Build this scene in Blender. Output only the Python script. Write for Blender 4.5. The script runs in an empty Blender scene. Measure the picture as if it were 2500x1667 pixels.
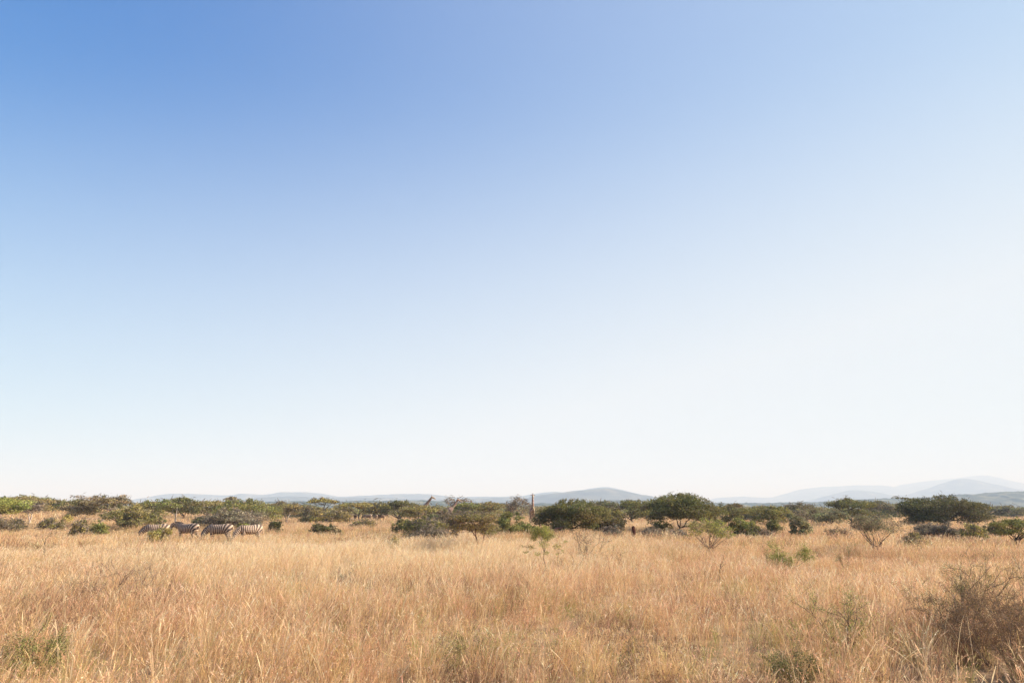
import bpy, math, random
import numpy as np
from mathutils import Vector

random.seed(11)
RNG = np.random.default_rng(11)
sc = bpy.context.scene
COL = sc.collection
R = math.radians

# ------------------------------------------------------------------ camera
EYE = 2.3
FPX = 1667.0                        # focal length in pixels of the 2500 px wide photograph
HORIZON = 1238.0                    # row of the horizon in the photograph
PITCH = math.atan((HORIZON - 833.5) / FPX)
cam_d = bpy.data.cameras.new('camera')
cam = bpy.data.objects.new('camera', cam_d)
COL.objects.link(cam)
cam.location = (0, 0, EYE)
cam.rotation_euler = (math.pi / 2 + PITCH, 0, 0)
cam_d.sensor_width = 36.0
cam_d.lens = 36.0 * FPX / 2500.0
cam_d.clip_start = 0.1
cam_d.clip_end = 60000.0
sc.camera = cam

# ------------------------------------------------------------------ sky, sun, exposure
SUN_AZ, SUN_EL = 78.0, 29.0         # degrees to the right of the view axis, degrees up
world = bpy.data.worlds.new('World')
sc.world = world
world.use_nodes = True
wn, wl = world.node_tree.nodes, world.node_tree.links
wn.clear()
w_out = wn.new('ShaderNodeOutputWorld')
w_bg = wn.new('ShaderNodeBackground')
w_sky = wn.new('ShaderNodeTexSky')
w_sky.sky_type = 'NISHITA'
w_sky.sun_disc = False
w_sky.sun_elevation = R(SUN_EL)
w_sky.sun_rotation = R(SUN_AZ)
w_sky.altitude = 200.0
w_sky.air_density = 1.0
w_sky.dust_density = 0.5
w_sky.ozone_density = 2.0
w_bg.inputs['Strength'].default_value = 0.088
SUN_DIR = (math.sin(R(SUN_AZ)) * math.cos(R(SUN_EL)), math.cos(R(SUN_AZ)) * math.cos(R(SUN_EL)), math.sin(R(SUN_EL)))

def w_math(op, a, b=None, clamp=False):
    nd = wn.new('ShaderNodeMath'); nd.operation = op; nd.use_clamp = clamp
    for i, v in enumerate((a, b)):
        if v is None: continue
        if isinstance(v, (int, float)): nd.inputs[i].default_value = v
        else: wl.new(v, nd.inputs[i])
    return nd.outputs[0]

# deep clear blue overhead, milky dry-season dust low down and towards the sun
w_sep = wn.new('ShaderNodeSeparateColor'); wl.new(w_sky.outputs['Color'], w_sep.inputs[0])
w_r = w_math('MULTIPLY', w_sep.outputs[0], 0.05)
w_g = w_math('DIVIDE', w_math('MULTIPLY', w_sep.outputs[1], 0.72), w_math('ADD', w_math('MULTIPLY', w_sep.outputs[1], 0.07), 1.0))
w_b = w_math('DIVIDE', w_math('MULTIPLY', w_sep.outputs[2], 2.05), w_math('ADD', w_math('MULTIPLY', w_sep.outputs[2], 0.29), 1.0))
w_com = wn.new('ShaderNodeCombineColor')
wl.new(w_r, w_com.inputs[0]); wl.new(w_g, w_com.inputs[1]); wl.new(w_b, w_com.inputs[2])
w_tc = wn.new('ShaderNodeTexCoord')
w_xyz = wn.new('ShaderNodeSeparateXYZ'); wl.new(w_tc.outputs['Generated'], w_xyz.inputs[0])
w_dot = wn.new('ShaderNodeVectorMath'); w_dot.operation = 'DOT_PRODUCT'
wl.new(w_tc.outputs['Generated'], w_dot.inputs[0]); w_dot.inputs[1].default_value = SUN_DIR
w_q = w_math('ADD', w_math('MULTIPLY', w_xyz.outputs[2], -2.12), 1.15)
w_h = w_math('MULTIPLY', w_math('ADD', w_q, w_math('SQRT', w_math('ADD', w_math('MULTIPLY', w_q, w_q), 0.02))), 0.5)
w_x = w_math('ADD', w_math('ADD', w_h, -0.06), w_math('MULTIPLY', w_dot.outputs['Value'], 0.60))
w_f = w_math('MULTIPLY', w_math('ADD', w_x, w_math('SQRT', w_math('ADD', w_math('MULTIPLY', w_x, w_x), 0.006))), 0.5, True)
w_f = w_math('MULTIPLY', w_f, w_math('ADD', w_math('MULTIPLY', w_f, -0.15), 1.03))
w_mix = wn.new('ShaderNodeMix'); w_mix.data_type = 'RGBA'
wl.new(w_f, w_mix.inputs['Factor']); wl.new(w_com.outputs[0], w_mix.inputs['A'])
w_mix.inputs['B'].default_value = (4.55, 4.56, 4.56, 1)
wl.new(w_mix.outputs['Result'], w_bg.inputs['Color'])
wl.new(w_bg.outputs['Background'], w_out.inputs['Surface'])

sun_d = bpy.data.lights.new('sun', 'SUN')
sun = bpy.data.objects.new('sun', sun_d)
COL.objects.link(sun)
sun_d.energy = 5.0
sun_d.angle = R(0.5)
sun_d.color = (1.0, 0.93, 0.84)
sdir = Vector((math.sin(R(SUN_AZ)) * math.cos(R(SUN_EL)), math.cos(R(SUN_AZ)) * math.cos(R(SUN_EL)), math.sin(R(SUN_EL))))
sun.rotation_euler = (-sdir).to_track_quat('-Z', 'Y').to_euler()
sun.location = (40, 20, 60)

sc.view_settings.view_transform = 'Standard'
sc.view_settings.look = 'None'
sc.view_settings.gamma = 1.0
sc.view_settings.exposure = 1.2
sc.render.engine = 'CYCLES'
sc.cycles.max_bounces = 10
sc.cycles.diffuse_bounces = 6
sc.cycles.transparent_max_bounces = 8
sc.cycles.use_denoising = True
sc.cycles.volume_bounces = 0

# ------------------------------------------------------------------ helpers
def link_obj(name, me, parent=None):
    o = bpy.data.objects.new(name, me)
    COL.objects.link(o)
    if parent is not None:
        o.parent = parent
    return o

def tag(o, label=None, cat=None, group=None, kind=None):
    if label: o['label'] = label
    if cat: o['category'] = cat
    if group: o['group'] = group
    if kind: o['kind'] = kind
    return o

def quads_mesh(name, V, F, mat, col=None, smooth=False):
    """V (n,3), F (m,4) or (m,3) -> mesh; col (n,3) is a linear colour per vertex"""
    me = bpy.data.meshes.new(name)
    V = np.ascontiguousarray(V, dtype=np.float32)
    F = np.ascontiguousarray(F, dtype=np.int32)
    k = F.shape[1]
    me.vertices.add(len(V)); me.vertices.foreach_set('co', V.ravel())
    me.loops.add(F.size); me.loops.foreach_set('vertex_index', F.ravel())
    me.polygons.add(len(F))
    me.polygons.foreach_set('loop_start', np.arange(0, F.size, k, dtype=np.int32))
    if col is not None:
        a = me.color_attributes.new('tint', 'FLOAT_COLOR', 'POINT')
        c4 = np.ones((len(V), 4), dtype=np.float32); c4[:, :3] = col
        a.data.foreach_set('color', c4.ravel())
    me.materials.append(mat)
    me.update(calc_edges=True)
    me.validate()
    me.polygons.foreach_set('use_smooth', np.full(len(F), smooth, dtype=bool))
    return me

def _lattice(ix, iy, seed):
    h = (ix.astype(np.int64) * 374761393 + iy.astype(np.int64) * 668265263 + seed * 974634541) & 0x7fffffff
    h = ((h ^ (h >> 13)) * 1274126177) & 0x7fffffff
    h = h ^ (h >> 16)
    return (h & 0xffffff) / float(0xffffff)

def noise2(x, y, seed=0):
    x = np.asarray(x, float); y = np.asarray(y, float)
    ix, iy = np.floor(x).astype(np.int64), np.floor(y).astype(np.int64)
    fx, fy = x - ix, y - iy
    fx = fx * fx * (3 - 2 * fx); fy = fy * fy * (3 - 2 * fy)
    a = _lattice(ix, iy, seed); b = _lattice(ix + 1, iy, seed)
    c = _lattice(ix, iy + 1, seed); d = _lattice(ix + 1, iy + 1, seed)
    return (a * (1 - fx) + b * fx) * (1 - fy) + (c * (1 - fx) + d * fx) * fy

def fbm(x, y, seed=0, n=3):
    s, a, t = 0.0, 1.0, 0.0
    for i in range(n):
        s = s + a * noise2(x * 2 ** i, y * 2 ** i, seed + i * 17); t += a; a *= 0.5
    return s / t

def sstep(a, b, x):
    t = np.clip((np.asarray(x, float) - a) / (b - a), 0, 1)
    return t * t * (3 - 2 * t)

def ground_z(x, y):
    """the lie of the land: nearly flat, rising a little far off to the left"""
    x = np.asarray(x, float); y = np.asarray(y, float)
    az = x / np.maximum(np.abs(y), 8.0)
    far = sstep(48, 150, y) * (1 - sstep(420, 700, y))
    left = 1 - sstep(-0.60, -0.30, az)
    z = far * (1.45 * left - 0.35 * (1 - left))
    z = z + 0.16 * (fbm(x / 14.0, y / 14.0, 5, 2) - 0.5) * (1 - sstep(200, 500, y))
    return z - 4.0 * sstep(500, 1500, np.hypot(x, y))

def ray(px, py):
    """slope of the ray through a photograph pixel: (x/y, z/y)"""
    u, v = (px - 1250.0) / FPX, (833.5 - py) / FPX
    dy = math.cos(PITCH) - v * math.sin(PITCH)
    return u / dy, (math.sin(PITCH) + v * math.cos(PITCH)) / dy

def spot(px, d):
    """ground point at distance d (metres ahead) under column px"""
    x = ray(px, HORIZON + 10)[0] * d
    return x, d, float(ground_z(x, d))

def z_at(py, d):
    return EYE + ray(1250, py)[1] * d

# ------------------------------------------------------------------ materials
def new_mat(name):
    m = bpy.data.materials.new(name)
    m.use_nodes = True
    n = m.node_tree.nodes
    n.clear()
    return m, n, m.node_tree.links

def leaf_material(name, trans=0.35, rough=0.6, gloss=0.0):
    """thin plant tissue: diffuse front and light coming through, colour from the plant's own tint"""
    m, n, l = new_mat(name)
    out = n.new('ShaderNodeOutputMaterial')
    at = n.new('ShaderNodeAttribute'); at.attribute_name = 'tint'
    d = n.new('ShaderNodeBsdfDiffuse'); t = n.new('ShaderNodeBsdfTranslucent')
    mx = n.new('ShaderNodeMixShader'); mx.inputs[0].default_value = trans
    l.new(at.outputs['Color'], d.inputs['Color']); l.new(at.outputs['Color'], t.inputs['Color'])
    l.new(d.outputs[0], mx.inputs[1]); l.new(t.outputs[0], mx.inputs[2])
    l.new(mx.outputs[0], out.inputs['Surface'])
    return m

def bark_material(name, a, b, scale=9.0):
    m, n, l = new_mat(name)
    out = n.new('ShaderNodeOutputMaterial')
    p = n.new('ShaderNodeBsdfPrincipled'); p.inputs['Roughness'].default_value = 0.9
    tc = n.new('ShaderNodeTexCoord')
    mp = n.new('ShaderNodeMapping'); mp.inputs['Scale'].default_value = (1, 1, 0.25)
    nz = n.new('ShaderNodeTexNoise'); nz.inputs['Scale'].default_value = scale; nz.inputs['Detail'].default_value = 5
    cr = n.new('ShaderNodeValToRGB')
    cr.color_ramp.elements[0].position = 0.35; cr.color_ramp.elements[0].color = (*a, 1)
    cr.color_ramp.elements[1].position = 0.68; cr.color_ramp.elements[1].color = (*b, 1)
    bp = n.new('ShaderNodeBump'); bp.inputs['Strength'].default_value = 0.5; bp.inputs['Distance'].default_value = 0.03
    l.new(tc.outputs['Object'], mp.inputs['Vector']); l.new(mp.outputs[0], nz.inputs['Vector'])
    l.new(nz.outputs['Fac'], cr.inputs['Fac']); l.new(cr.outputs['Color'], p.inputs['Base Color'])
    l.new(nz.outputs['Fac'], bp.inputs['Height']); l.new(bp.outputs[0], p.inputs['Normal'])
    l.new(p.outputs[0], out.inputs['Surface'])
    return m

def noise_material(name, cols, scale, detail=6, rough=0.95, coord='Position', stretch=(1, 1, 1), bump=0.0):
    m, n, l = new_mat(name)
    out = n.new('ShaderNodeOutputMaterial')
    p = n.new('ShaderNodeBsdfPrincipled'); p.inputs['Roughness'].default_value = rough
    p.inputs['Specular IOR Level'].default_value = 0.1
    if coord == 'Position':
        src = n.new('ShaderNodeNewGeometry').outputs['Position']
    else:
        src = n.new('ShaderNodeTexCoord').outputs['Object']
    mp = n.new('ShaderNodeMapping'); mp.inputs['Scale'].default_value = stretch
    nz = n.new('ShaderNodeTexNoise'); nz.inputs['Scale'].default_value = scale; nz.inputs['Detail'].default_value = detail
    cr = n.new('ShaderNodeValToRGB')
    e = cr.color_ramp.elements
    e[0].position = 0.3; e[0].color = (*cols[0], 1)
    e[1].position = 0.72; e[1].color = (*cols[-1], 1)
    for i, c in enumerate(cols[1:-1]):
        x = e.new(0.3 + 0.42 * (i + 1) / (len(cols) - 1)); x.color = (*c, 1)
    l.new(src, mp.inputs['Vector']); l.new(mp.outputs[0], nz.inputs['Vector'])
    l.new(nz.outputs['Fac'], cr.inputs['Fac']); l.new(cr.outputs['Color'], p.inputs['Base Color'])
    if bump:
        b = n.new('ShaderNodeBump'); b.inputs['Strength'].default_value = 1.0; b.inputs['Distance'].default_value = bump
        l.new(nz.outputs['Fac'], b.inputs['Height']); l.new(b.outputs[0], p.inputs['Normal'])
    l.new(p.outputs[0], out.inputs['Surface'])
    return m

# ------------------------------------------------------------------ ground: one sheet to the horizon
M_ground = noise_material('dry_savanna_soil', [(0.20, 0.125, 0.065), (0.30, 0.19, 0.10), (0.40, 0.27, 0.15)], 0.9, 8)
def build_ground():
    rad = [0.0] + list(np.geomspace(1.5, 16000, 150))
    na = 256
    ang = np.linspace(0, 2 * np.pi, na, endpoint=False)
    V = [(0, 0, float(ground_z(0, 0)))]
    F = []
    for r in rad[1:]:
        xs, ys = r * np.sin(ang), r * np.cos(ang)
        zs = ground_z(xs, ys)
        V += list(zip(xs, ys, zs))
    for i in range(na):
        F.append((0, 1 + (i + 1) % na, 1 + i))
    for k in range(len(rad) - 2):
        a, b = 1 + k * na, 1 + (k + 1) * na
        for i in range(na):
            j = (i + 1) % na
            F.append((a + i, a + j, b + j, b + i))
    me = bpy.data.meshes.new('ground')
    me.from_pydata(V, [], F)
    me.materials.append(M_ground)
    me.update()
    me.polygons.foreach_set('use_smooth', np.ones(len(me.polygons), dtype=bool))
    tag(link_obj('ground', me), 'dry sandy savanna ground under the grass', None, None, 'structure')
build_ground()

# ------------------------------------------------------------------ hills: real ridges kilometres away
M_hill = noise_material('hill_bush', [(0.025, 0.03, 0.018), (0.07, 0.07, 0.04), (0.22, 0.18, 0.10)], 0.010, 10)
M_ridge = noise_material('ridge_bush', [(0.02, 0.028, 0.012), (0.05, 0.06, 0.026), (0.26, 0.22, 0.11)], 0.03, 9)
def hill(pts, D, depth, mat, rough, seed, label, tree_bumps=0.0, step=5.0):
    px = np.arange(pts[0][0], pts[-1][0] + 1, step)
    py = np.interp(px, [p[0] for p in pts], [p[1] for p in pts])
    k = np.hanning(9); k /= k.sum()
    pyp = np.pad(py, 4, mode='edge'); py = np.convolve(pyp, k, mode='valid')
    xr = np.array([ray(p, HORIZON - 20)[0] for p in px]) * D
    zr = np.array([z_at(p, D) for p in py])
    base = -9.0
    nt = 41
    ts = np.linspace(-1, 1, nt)
    V = np.zeros((nt, len(px), 3))
    ends = np.minimum(sstep(0, 14, np.arange(len(px))), sstep(0, 14, np.arange(len(px))[::-1]))
    for i, t in enumerate(ts):
        prof = (1 - abs(t) ** 1.5) ** 1.1
        y = D + t * depth
        spur = 1.0 + 0.55 * (fbm(xr / (depth * 0.35), np.full_like(xr, t * 2.1), seed, 3) - 0.5) * (1 - (1 - abs(t)) ** 2) * 2
        z = base + (zr - base) * prof * spur * (0.15 + 0.85 * ends)
        z = z + rough * (fbm(xr / (rough * 9), np.full_like(xr, y / (rough * 9)), seed + 3, 3) - 0.5) * prof
        if tree_bumps:
            z = z + tree_bumps * fbm(xr / 9.0, np.full_like(xr, y / 9.0), seed + 9, 2) * min(1, prof * 3)
        V[i, :, 0] = xr * (1 + 0.0 * t); V[i, :, 1] = y; V[i, :, 2] = z
    n = len(px)
    idx = np.arange(nt * n).reshape(nt, n)
    F = np.stack([idx[:-1, :-1], idx[:-1, 1:], idx[1:, 1:], idx[1:, :-1]], -1).reshape(-1, 4)
    me = quads_mesh('hills', V.reshape(-1, 3), F, mat, None, True)
    return tag(link_obj('hills', me), label, None, None, 'structure')

hill([(1690, 1222), (1740, 1216), (1800, 1212), (1850, 1214), (1890, 1214), (1920, 1204), (1950, 1195), (2000, 1189), (2060, 1186), (2100, 1184), (2150, 1184),
      (2195, 1189), (2220, 1184), (2250, 1177), (2310, 1170), (2340, 1168), (2370, 1164), (2398, 1160), (2425, 1167), (2450, 1175), (2490, 1183), (2560, 1190), (2700, 1205), (2850, 1225)],
     9000, 1500, M_hill, 12, 21, 'palest range of distant hills')
hill([(1950, 1225), (2030, 1208), (2080, 1196), (2130, 1199), (2170, 1209), (2230, 1207), (2270, 1193), (2310, 1180), (2340, 1169), (2360, 1167), (2390, 1172),
      (2430, 1184), (2465, 1197), (2520, 1208), (2600, 1218), (2700, 1226)], 6200, 900, M_hill, 8, 33, 'pale pointed hill')
hill([(300, 1228), (345, 1222), (375, 1215), (400, 1207), (420, 1204), (470, 1205), (520, 1208), (570, 1208), (600, 1205), (650, 1208), (700, 1203), (745, 1201), (790, 1206),
      (830, 1213), (870, 1210), (930, 1207), (990, 1206), (1060, 1207), (1110, 1214), (1160, 1213), (1230, 1212), (1270, 1211), (1300, 1206), (1330, 1201), (1365, 1201),
      (1400, 1202), (1440, 1192), (1475, 1187), (1500, 1190), (1540, 1201), (1600, 1216), (1680, 1227)], 6000, 900, M_hill, 8, 45, 'low range of blue grey hills')
hill([(1225, 1228), (1280, 1216), (1310, 1209), (1350, 1204), (1400, 1198), (1440, 1194), (1475, 1191), (1500, 1193), (1530, 1200), (1570, 1207), (1610, 1214), (1660, 1221), (1720, 1228)],
     3800, 520, M_hill, 6, 51, 'rounded blue grey hill')
hill([(560, 1228), (610, 1218), (660, 1212), (720, 1211), (800, 1216), (860, 1214), (930, 1214), (1000, 1219), (1080, 1219), (1180, 1216), (1260, 1214), (1320, 1222), (1380, 1229)],
     4200, 560, M_hill, 6, 63, 'low foothill')
hill([(1350, 1232), (1420, 1226), (1480, 1223), (1560, 1223), (1640, 1228), (1720, 1229), (1800, 1231), (1900, 1229), (1990, 1227), (2060, 1224), (2110, 1221), (2180, 1219), (2250, 1216),
      (2300, 1213), (2340, 1209), (2380, 1211), (2400, 1206), (2440, 1203), (2480, 1200), (2530, 1198), (2600, 1199), (2700, 1206), (2850, 1220)],
     1900, 260, M_ridge, 5, 77, 'wooded ridge nearer than the hills', 4.0, 2.5)
hill([(-60, 1234), (100, 1231), (300, 1230), (600, 1227), (800, 1226), (900, 1225), (980, 1223), (1060, 1225), (1150, 1228), (1250, 1230), (1380, 1231), (1450, 1236)],
     1700, 220, M_ridge, 4, 81, 'low wooded rise', 4.0, 2.5)

# ------------------------------------------------------------------ grass: every blade and seed head a real sliver
M_grass = leaf_material('dry_grass', 0.42)
SPECIES = {                                    # stem colour, seed head colour (linear)
    'red':   ((0.53, 0.305, 0.165), (0.65, 0.385, 0.235)),
    'tan':   ((0.665, 0.432, 0.226), (0.77, 0.52, 0.312)),
    'straw': ((0.80, 0.59, 0.345), (0.86, 0.67, 0.44)),
    'gold':  ((0.67, 0.45, 0.185), (0.75, 0.52, 0.255)),
    'brown': ((0.20, 0.115, 0.070), (0.27, 0.16, 0.098)),
    'green': ((0.33, 0.320, 0.095), (0.42, 0.39, 0.140)),
}
SP = list(SPECIES)
SP_STEM = np.array([SPECIES[k][0] for k in SP]); SP_HEAD = np.array([SPECIES[k][1] for k in SP])
# patches where one kind of growth takes over: x, y, rx, ry, species, strength
PATCHES = [
    (-10, 30, 11, 11, 'straw', .85), (-3, 34, 8, 8, 'straw', .8), (2, 27, 5, 6, 'straw', .5), (-18, 40, 9, 7, 'straw', .6), (7, 17, 3.5, 3, 'straw', .45), (12, 24, 6, 5, 'straw', .35),
    (-9.9, 16.8, 2.8, 1.3, 'brown', .9), (-4.5, 14.2, 1.3, .9, 'brown', .85), (-4.2, 20.8, 0.7, .9, 'brown', .95), (-1.9, 19.4, 1.4, 1.0, 'brown', .8), (-1.3, 11.7, 1.0, .65, 'brown', .8),
    (-.5, 9.3, .6, .45, 'brown', .9), (1.65, 9.2, 1.0, .5, 'brown', .85), (3.3, 9.4, .6, .5, 'brown', .95), (7.2, 11.0, 1.9, 1.5, 'brown', .97), (9.0, 13.2, 2.2, 1.3, 'brown', .9), (1.4, 13.2, .9, .6, 'brown', .8),
    (8, 22, 6, 6, 'red', .45), (15, 29, 8, 8, 'red', .45), (3, 16, 4, 3, 'red', .4), (-8, 14, 5, 4, 'red', .35), (-14, 22, 5, 4, 'red', .3), (24, 45, 10, 10, 'red', .4),
    (-17, 33, 4, 2.5, 'brown', .55), (-6.5, 10.2, .8, .5, 'brown', .7), (-3.1, 9.6, .7, .4, 'brown', .6), (4.6, 15.8, 1.2, .8, 'brown', .6), (-13, 24, 3, 1.5, 'brown', .6), (9, 20, 1.8, 1.2, 'brown', .5), (12, 30, 4, 2, 'brown', .4),
    (-2.6, 12.6, .8, .5, 'brown', .65), (5.6, 9.2, 1.1, .5, 'brown', .8), (-8.3, 13.0, 1.0, .6, 'brown', .6), (2.7, 18.5, 1.2, .8, 'brown', .5),
    (-6.5, 10.0, 1.0, .7, 'green', .9), (-0.4, 12.2, 1.7, 1.1, 'green', .75), (3.2, 11.0, 1.7, 1.0, 'green', .65), (5.2, 12.4, 1.5, 1.0, 'green', .7), (1.9, 15.6, 1.4, 1.2, 'green', .65), (-5.6, 10.2, 1.2, 0.8, 'green', .7), (-8, 20, 2.5, 1.6, 'green', .4), (6, 19, 2.5, 1.6, 'green', .4), (6.8, 10.2, 2.5, .8, 'green', .35),
    (-30, 60, 20, 10, 'green', .3), (22, 38, 10, 7, 'green', .25), (-13, 62, 12, 9, 'green', .25), (10, 60, 14, 8, 'brown', .2),
]
TRACK = []                                     # places kept clear of tall grass

def species_weights(x, y):
    n = len(x)
    w = np.zeros((n, len(SP)))
    a = fbm(x / 5.0, y / 6.0, 101, 3); b = fbm(x / 3.2, y / 3.6, 131, 3); c = fbm(x / 9.0, y / 9.0, 151, 2)
    near = 1 - sstep(14, 34, y)
    w[:, SP.index('red')] = 0.30 + 0.55 * near * a + 0.5 * sstep(.5, .75, c)
    w[:, SP.index('tan')] = 0.75
    w[:, SP.index('straw')] = 0.20 * (1 - .6 * near) + 0.45 * sstep(.5, .8, b)
    w[:, SP.index('gold')] = 0.22 + 0.45 * sstep(.55, .8, 1 - a)
    w[:, SP.index('brown')] = 0.06 + 1.7 * sstep(.52, .70, 1 - b) + 1.0 * sstep(.58, .78, fbm(x / 2.0, y / 2.6, 181, 2))
    w[:, SP.index('green')] = 0.04 + 0.8 * sstep(.56, .74, fbm(x / 3.5, y / 4.5, 191, 3))
    w /= w.sum(1, keepdims=True)
    dark = np.zeros(n)
    for (cx, cy, rx, ry, s, k) in PATCHES:
        d = ((x - cx) / rx) ** 2 + ((y - cy) / ry) ** 2
        d = d * (0.65 + 0.7 * fbm(x / (0.5 * rx), y / (0.5 * ry), 171, 2))
        f = k * np.exp(-d * 1.2)
        t = np.zeros(len(SP)); t[SP.index(s)] = 1
        w = w * (1 - f[:, None]) + t[None] * f[:, None]
        if s == 'brown': dark = np.maximum(dark, f)
    return w, dark

def blades(root, h, lean, az, w, head, cs, ch, hw, spikes=0):
    """root (n,3), height, lean length, lean direction, width, head share 0..1 -> vertices, quads, colours"""
    n = len(h)
    ts = np.array([0.0, 0.45, 0.80, 0.90, 1.0])
    S = len(ts)
    wp = np.stack([w * 1.0, w * 0.85, w * 0.7, np.where(head, hw, w * 0.45), np.where(head, hw * 0.35, w * 0.1)], 1)
    la = az + RNG.normal(0, 0.25, n)
    dirx, diry = np.cos(la), np.sin(la)
    fa = RNG.uniform(0, 2 * np.pi, n)
    sx, sy = np.cos(fa), np.sin(fa)
    P = np.zeros((n, S, 3))
    for i, t in enumerate(ts):
        k = lean * t ** 1.9
        drop = 0.45 * lean ** 2 / np.maximum(h, .05) * t ** 3
        P[:, i, 0] = root[:, 0] + dirx * k
        P[:, i, 1] = root[:, 1] + diry * k
        P[:, i, 2] = root[:, 2] + np.maximum(h * t - drop, 0.02 * t)
    off = np.zeros((n, S, 3)); off[:, :, 0] = sx[:, None] * wp * .5; off[:, :, 1] = sy[:, None] * wp * .5
    V = np.stack([P - off, P + off], 2).reshape(n, S * 2, 3)
    C = np.repeat(cs[:, None, :], S * 2, 1)
    C[:, 6:, :] = np.where(head[:, None, None], ch[:, None, :], C[:, 6:, :])
    q = np.array([[2 * i, 2 * i + 1, 2 * i + 3, 2 * i + 2] for i in range(S - 1)])
    F = (np.arange(n) * S * 2)[:, None, None] + q[None]
    V, F, C = V.reshape(-1, 3), F.reshape(-1, 4), C.reshape(-1, 3)
    if spikes:
        hi = np.repeat(np.nonzero(head)[0], spikes)
        m = len(hi)
        k = RNG.uniform(2.0, 4.0, m)
        i0 = np.floor(k).astype(int).clip(2, 3); f = (k - i0)[:, None]
        cen = P[hi, i0] * (1 - f) + P[hi, i0 + 1] * f + RNG.normal(0, 1, (m, 3)) * hw[hi][:, None] * np.array([1.3, 1.3, 1.0])
        V2, F2 = slivers(cen, hw[hi] * 3.2, .30)
        F = np.concatenate([F, F2 + len(V)]); V = np.concatenate([V, V2])
        C = np.concatenate([C, np.repeat(np.clip(ch[hi] * RNG.normal(1.0, .16, (m, 1)), .02, .93), 4, 0)])
    return V, F, C

def slivers(cen, size, ratio):
    """pointed leaf-like quads at the given points"""
    n = len(cen)
    a = RNG.normal(0, 1, (n, 3)); a[:, 2] *= 0.7; a /= np.linalg.norm(a, axis=1, keepdims=True)
    b = RNG.normal(0, 1, (n, 3)); b -= (a * b).sum(1, keepdims=True) * a; b /= np.linalg.norm(b, axis=1, keepdims=True)
    s = (size * RNG.uniform(.55, 1.35, n))[:, None]
    A, B = a * s * 0.5, b * s * 0.5 * ratio
    V = np.stack([cen - A, cen - B, cen + A, cen + B], 1).reshape(-1, 3)
    return V, np.arange(4 * n).reshape(n, 4)

def grass_zone(r0, r1, tufts_per_m2, per_tuft, width, head_w, spread, half=44, spikes=0):
    a = R(half)
    area = a * (r1 ** 2 - r0 ** 2)
    n = int(area * tufts_per_m2)
    th = RNG.uniform(-a, a, n)
    r = np.sqrt(RNG.uniform(r0 ** 2, r1 ** 2, n))
    tx, ty = r * np.sin(th), r * np.cos(th)
    dens = 0.22 + 1.3 * fbm(tx / 1.3, ty / 1.3, 61, 2) * (0.5 + fbm(tx / 6, ty / 6, 67, 2))
    keep = RNG.uniform(0, 1, n) < dens
    tx, ty = tx[keep], ty[keep]; n = len(tx)
    w, dark = species_weights(tx, ty)
    cum = np.cumsum(w, 1); pick = (RNG.uniform(0, 1, n)[:, None] > cum).sum(1).clip(0, len(SP) - 1)
    hs = 0.26 + 0.66 * fbm(tx / 3.4, ty / 3.4, 71, 2) + 0.30 * (fbm(tx / 11, ty / 11, 73, 2) - .5) + RNG.normal(0, .05, n)
    hs = np.where(pick == SP.index('brown'), hs * 0.8, hs)
    hs = np.where(pick == SP.index('green'), hs * 0.68, hs)
    hs = np.where(pick == SP.index('straw'), hs * 1.08, hs)
    hs = np.clip(hs * (1 - .30 * dark), .18, 1.05)
    k = np.maximum(2, RNG.poisson(per_tuft, n))
    idx = np.repeat(np.arange(n), k); N = len(idx)
    rr = np.abs(RNG.normal(0, spread, N)); aa = RNG.uniform(0, 2 * np.pi, N)
    x = tx[idx] + rr * np.cos(aa); y = ty[idx] + rr * np.sin(aa)
    root = np.stack([x, y, ground_z(x, y) - 0.02], 1)
    h = hs[idx] * RNG.uniform(.45, 1.12, N)
    lean = h * (0.10 + 0.30 * RNG.uniform(0, 1, N) + 0.9 * (rr / max(spread, .01)) * .18)
    lean = np.where(RNG.uniform(0, 1, N) < .06, h * RNG.uniform(.6, 1.1, N), lean)
    sp = pick[idx]
    other = RNG.integers(0, 4, N)
    sp = np.where(RNG.uniform(0, 1, N) < .22 * (1 - dark[idx]), other, sp)
    var = RNG.normal(1, .16, N).clip(.55, 1.5)[:, None] * np.array([1, 1, 1]) + RNG.normal(0, .05, (N, 3))
    cs = np.clip(SP_STEM[sp] * var, .01, .9); ch = np.clip(SP_HEAD[sp] * var, .01, .92)
    head = RNG.uniform(0, 1, N) < np.where(sp == SP.index('green'), .2, .62)
    wd = width * RNG.uniform(.6, 1.4, N)
    # wind has combed the heads a little to the right
    az = np.where(RNG.uniform(0, 1, N) < .35, RNG.normal(0.2, .8, N), aa)
    return blades(root, h, lean, az, wd, head, cs, ch, head_w * RNG.uniform(.5, 1.3, N), spikes)

def long_stalks(n, r0, r1):
    """single bleached stalks standing above the rest in the foreground"""
    a = R(44)
    th = RNG.uniform(-a, a, n); r = np.sqrt(RNG.uniform(r0 ** 2, r1 ** 2, n))
    x, y = r * np.sin(th), r * np.cos(th)
    keep = RNG.uniform(0, 1, n) < np.where(x < -1, 1.0, .45)
    x, y = x[keep], y[keep]; n = len(x)
    root = np.stack([x, y, ground_z(x, y) - .02], 1)
    h = RNG.uniform(.6, 1.12, n)
    lean = h * np.abs(RNG.normal(.2, .22, n))
    c = np.array([.76, .57, .33]) * RNG.normal(1, .1, n)[:, None]
    head = RNG.uniform(0, 1, n) < .5
    return blades(root, h, lean, RNG.uniform(0, 6.28, n), RNG.uniform(.0028, .0052, n), head, c.clip(0, .9), (c * 1.05).clip(0, .92), RNG.uniform(.008, .016, n))

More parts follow.
